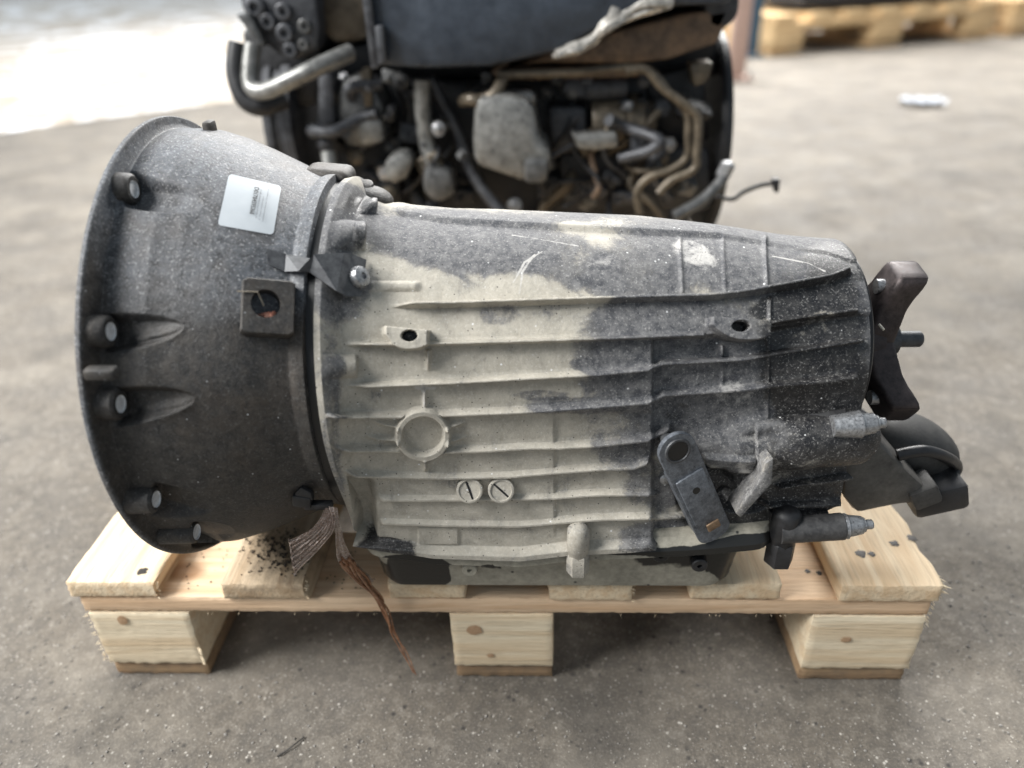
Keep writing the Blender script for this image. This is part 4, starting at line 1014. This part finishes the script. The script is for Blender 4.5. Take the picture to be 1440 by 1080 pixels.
# intake cover and its torn foil lining
epoly('intake_cover', [(505, -80), (1030, -80), (1030, 6), (940, 10), (860, 32), (780, 74), (690, 94), (600, 97), (526, 94)], .60, .26, M_EBLUE, .010)
epoly('cover_flange', [(498, -80), (512, -80), (534, 96), (522, 98)], .59, .05, M_EDK, .003)
epoly('cover_lug', [(526, 36), (538, 36), (543, 88), (532, 92)], .585, .03, M_EDK, .003)
epoly('insulation_lining', [(700, 92), (790, 70), (880, 40), (960, 20), (1030, 10), (1010, 60), (940, 84), (880, 90), (760, 88), (690, 98)], .66, .10, M_EBRN, .006)
bm = bmesh.new()
fp = [at(u, v, Y=.60) for u, v in ((782, 76), (806, 66), (834, 56), (852, 36), (880, 22), (912, 8), (945, 2))]
for k_ in range(5): add_tube(bm, [p+Vector((rs.uniform(-.004, .004), rs.uniform(-.006, .006), rs.uniform(-.005, .005))) for p in fp], lambda t: .004+.0035*math.sin(t*9)**2, 7, 4)
add_box(bm, at(862, 22, Y=.60), (.014, .01, .022), Matrix.Rotation(.4, 3, 'Y'), .003)
bm_obj('torn_foil', bm, M_FOIL, eng)
epoly('front_housing', [(338, 40), (450, 50), (450, 150), (384, 150), (346, 118)], .72, .08, M_EBLK, .010)
# front timing cover, top left
tcov = epoly('timing_cover', [(330, -60), (440, -60), (449, 40), (446, 70), (420, 84), (392, 78), (368, 60), (352, 34), (338, 10)], .66, .10, M_EDK, .008)
for u, v, r in ((402, 46, .013), (410, 70, .011), (378, 30, .012), (430, 36, .010), (360, 10, .015), (400, 16, .012), (428, 62, .008)):
    p = at(u, v, Y=.66); lathe('cover_bolt', p, (0, -1, 0), [(-.004, r), (.008, r), (.010, r*.8), (.010, r*.45), (.005, r*.4)], M_EGREY if r < .0105 else M_EDK, tcov, 20)
epoly('cover_rib', [(330, 20), (350, 18), (372, 62), (366, 70)], .64, .03, M_EGREY, .004)
# coolant pipe
etube('coolant_pipe', [(356, 62, .64), (352, 96, .63), (354, 122, .62), (372, 128, .61), (410, 112, .60), (452, 92, .61), (492, 74, .65)], .0125, M_EPALE)
etube('coolant_hose', [(336, 60, .66), (332, 100, .65), (344, 138, .64), (368, 150, .64), (400, 140, .66)], .015, M_EBLK)
# crank pulley (seen from its edge) and flywheel ring
pc = at(432, 170, Y=.80)
lathe('crank_pulley', (pc.x-.035, pc.y, pc.z), (1, 0, 0), [(0, .04), (0, .122), (.006, .128), (.014, .128), (.018, .122), (.028, .122), (.032, .128), (.046, .128), (.050, .118), (.050, .05)], M_EDK, eng, 64)
pc = at(985, 190, Y=.84); fx_ = pc.x
fly = lathe('flywheel', (fx_, pc.y, pc.z), (1, 0, 0), [(0, .03), (0, .165), (.006, .170), (.016, .170), (.018, .160), (.018, .10), (.010, .095), (.010, .02)], M_EBLK, eng, 80)
for i in range(18):
    a = 2*math.pi*i/18; c = Vector((fx_+.018, pc.y+.148*math.cos(a), pc.z+.148*math.sin(a)))
    box('flywheel_slot', c, (.004, .014, .030), M_EGREY, fly, Matrix.Rotation(a, 3, 'X'), .001)
# water pump and fittings
epoly('water_pump', [(474, 120), (500, 104), (522, 112), (540, 150), (544, 196), (520, 210), (484, 206), (470, 160)], .66, .10, M_EGREY, .012)
epoly('pump_body', [(446, 100), (468, 106), (470, 170), (474, 196), (456, 206), (446, 180)], .65, .08, M_EDK, .008)
lathe('pump_nut', at(462, 214, Y=.64), (.1, -.4, -1), [(0, .012), (.02, .012), (.022, .009), (.04, .009), (.042, 0)], M_EPALE, eng, 12)
epoly('pump_pad', [(498, 172), (536, 168), (540, 200), (508, 206)], .645, .02, M_EPALE, .006)
epoly('pump_neck', [(505, 98), (520, 98), (524, 150), (512, 152)], .65, .03, M_ETAN, .004)
etube('riser_pipe', [(594, 112, .66), (594, 150, .66), (600, 200, .66), (612, 240, .65), (616, 262, .64)], .0125, M_EPALE)
epoly('riser_foot', [(594, 236), (634, 240), (640, 276), (612, 288), (594, 270)], .62, .06, M_EGREY, .010)
epoly('pale_fitting', [(540, 226), (562, 214), (580, 222), (574, 250), (552, 262), (538, 250)], .62, .05, M_EPALE, .010)
epoly('fitting_block', [(510, 252), (560, 250), (566, 290), (512, 296)], .66, .06, M_EBLK, .008)
etube('feed_pipe', [(604, 110, .68), (640, 180, .68), (668, 250, .66), (706, 300, .64)], .009, M_EDK)
etube('wire_loom', [(560, 110, .70), (580, 160, .70), (560, 220, .70), (600, 300, .68)], .012, M_EBLK)
# alloy engine-mount bracket
epoly('mount_bracket', [(668, 138), (700, 132), (738, 138), (752, 150), (760, 200), (774, 208), (776, 244), (760, 246), (740, 258), (700, 244), (668, 234), (664, 200)], .60, .08, M_EPALE, .012)
epoly('mount_bracket_web', [(680, 128), (752, 128), (756, 150), (672, 150)], .63, .06, M_EGREY, .008)
epoly('mount_bracket_lug', [(736, 226), (772, 224), (770, 258), (738, 260)], .59, .04, M_EGREY, .008)
# starter motor
p0, p1 = at(832, 172, Y=.70), at(905, 168, Y=.70); d = p1-p0
st = lathe('starter_motor', p0, d, [(0, .02), (0, .038), (.004, .040), (.048, .040), (.050, .036), (.052, .036), (.056, .040), (.078, .040), (.082, .030), (.098, .026), (.100, 0)], M_ETAN, eng, 40)
lathe('starter_solenoid', p0+Vector((-.01, -.02, .052)), d, [(0, .0), (0, .016), (.06, .016), (.062, 0)], M_EDK, st, 28)
epoly('pale_bracket', [(802, 184), (812, 190), (830, 188), (868, 186), (870, 208), (840, 212), (812, 210)], .63, .03, M_EPALE, .006)
epoly('dark_housing', [(770, 150), (826, 150), (826, 214), (776, 220)], .68, .08, M_EDK, .010)
epoly('lower_housing', [(784, 216), (1000, 206), (1004, 300), (790, 300)], .68, .12, M_EBLK, .016)
epoly('top_rail', [(690, 98), (900, 92), (912, 100), (910, 108), (700, 114)], .66, .05, M_EBRN, .004)
epoly('side_housing', [(905, 110), (990, 90), (1000, 200), (930, 215)], .72, .10, M_EBLK, .010)
epoly('gold_sensor', [(970, 90), (1004, 86), (996, 116), (976, 124)], .66, .04, M_ETAN, .006)
epoly('upper_bracket', [(990, -40), (1044, -40), (1040, 24), (1010, 50), (990, 40)], .66, .12, M_EDK, .010)
# pipes on the right
etube('oil_pipe', [(880, 100, .62), (908, 98, .62), (932, 124, .62), (972, 154, .62), (982, 170, .62), (980, 214, .62), (976, 238, .62), (944, 254, .62), (926, 272, .62)], .0065, M_ETAN)
etube('oil_pipe', [(700, 104, .63), (800, 102, .63), (902, 96, .63), (940, 130, .63), (966, 158, .63), (968, 190, .63), (966, 220, .63), (944, 238, .63), (912, 250, .63), (896, 270, .63), (900, 300, .63)], .0065, M_ETAN)
etube('drain_pipe', [(1020, 244, .58), (1008, 262, .57), (984, 284, .56), (948, 304, .55)], .0085, M_EGREY)
lathe('drain_pipe_nut', at(1020, 240, Y=.58), at(1026, 230, Y=.58)-at(1018, 246, Y=.58), [(-.008, .011), (.010, .011), (.012, .008), (.016, 0)], M_ZINC, eng, 8)
etube('sensor_cable', [(1006, 276, .62), (1030, 280, .62), (1046, 270, .62), (1072, 260, .62), (1092, 258, .62)], .0035, M_EBLK)
epoly('cable_plug', [(1086, 252), (1098, 252), (1096, 272), (1090, 272)], .61, .014, M_EBLK, .003)
etube('dipstick_tube', [(830, 214, .66), (836, 244, .65), (842, 262, .64), (834, 278, .64)], .005, M_EBRN)
# small fittings all over the block: bolts, plugs, brackets, hoses and wiring
rc_ = random.Random(21)
EM = [M_EBLK, M_EBLK, M_EBLK, M_EDK, M_EDK, M_EGREY, M_ETAN]
for k_ in range(46):
    u, v = rc_.uniform(446, 995), rc_.uniform(104, 300); Y = rc_.uniform(.64, .71); p = at(u, v, Y=Y); r = rc_.uniform(.005, .010)
    ax = Vector((rc_.uniform(-.5, .5), -1, rc_.uniform(-.3, .8)))
    lathe('bolt', p, ax, [(-.05, r*.6), (0, r*.6), (0, r*1.5), (.003, r*1.5), (.003, r), (.010, r), (.011, r*.8), (.011, 0)], rc_.choice([M_EDK, M_EGREY, M_EGREY, M_ZINC, M_ETAN]), eng, 6 if k_ % 2 else 14)
for k_ in range(40):
    u, v = rc_.uniform(446, 1000), rc_.uniform(104, 300); Y = rc_.uniform(.66, .72); p = at(u, v, Y=Y)
    w, h = rc_.uniform(.012, .045), rc_.uniform(.012, .035)
    bm = bmesh.new(); R3 = Matrix.Rotation(rc_.uniform(-.7, .7), 3, 'Y') @ Matrix.Rotation(rc_.uniform(-.3, .3), 3, 'X')
    add_box(bm, p, (w, .03, h), R3, .003); add_box(bm, p+R3 @ Vector((w*.3, -.012, h*.2)), (w*.45, .022, h*.45), R3, .002)
    add_lathe(bm, p+R3 @ Vector((-w*.25, -.014, -h*.15)), R3 @ Vector((0, -1, 0)), [(0, h*.22), (.006, h*.22), (.007, h*.12), (.007, 0)], 8)
    bm_obj('bracket' if k_ % 2 else 'connector', bm, rc_.choice(EM), eng)
for k_ in range(18):
    u, v = rc_.uniform(450, 960), rc_.uniform(104, 240); Y = rc_.uniform(.63, .70); pts = [(u, v, Y)]
    for q_ in range(4):
        u += rc_.uniform(-50, 50); v += rc_.uniform(-14, 46); pts.append((min(max(u, 440), 1000), min(v, 318), Y+rc_.uniform(-.03, .03)))
    etube('hose' if k_ % 3 else 'wire', pts, rc_.choice((.003, .004, .006, .009)), rc_.choice([M_EBLK, M_EBLK, M_EDK, M_ETAN]))
# pallet under the engine
ep = empty('wooden_pallet', (.42, .88, 0), 'pine pallet under the engine, mostly hidden behind the gearbox', 'pallet')
for i in range(5):
    rough_box('deck_board', (.08+.142*i, .70, .122), (.18+.142*i, 1.16, .144), [W_Y, W_E], ep, (4, 6, 2), .001, {'-y': 1}, 90+i)
for y in (.70, .88, 1.06):
    rough_box('stringer', (.08, y, .10), (.75, y+.10, .1215), [W_X], ep, (8, 3, 2), .001, seed=100)
    for x in (.08, .365, .65): rough_box('block', (x, y, .0), (x+.10, y+.10, .0995), [W_B], ep, (4, 4, 4), .001, seed=104)
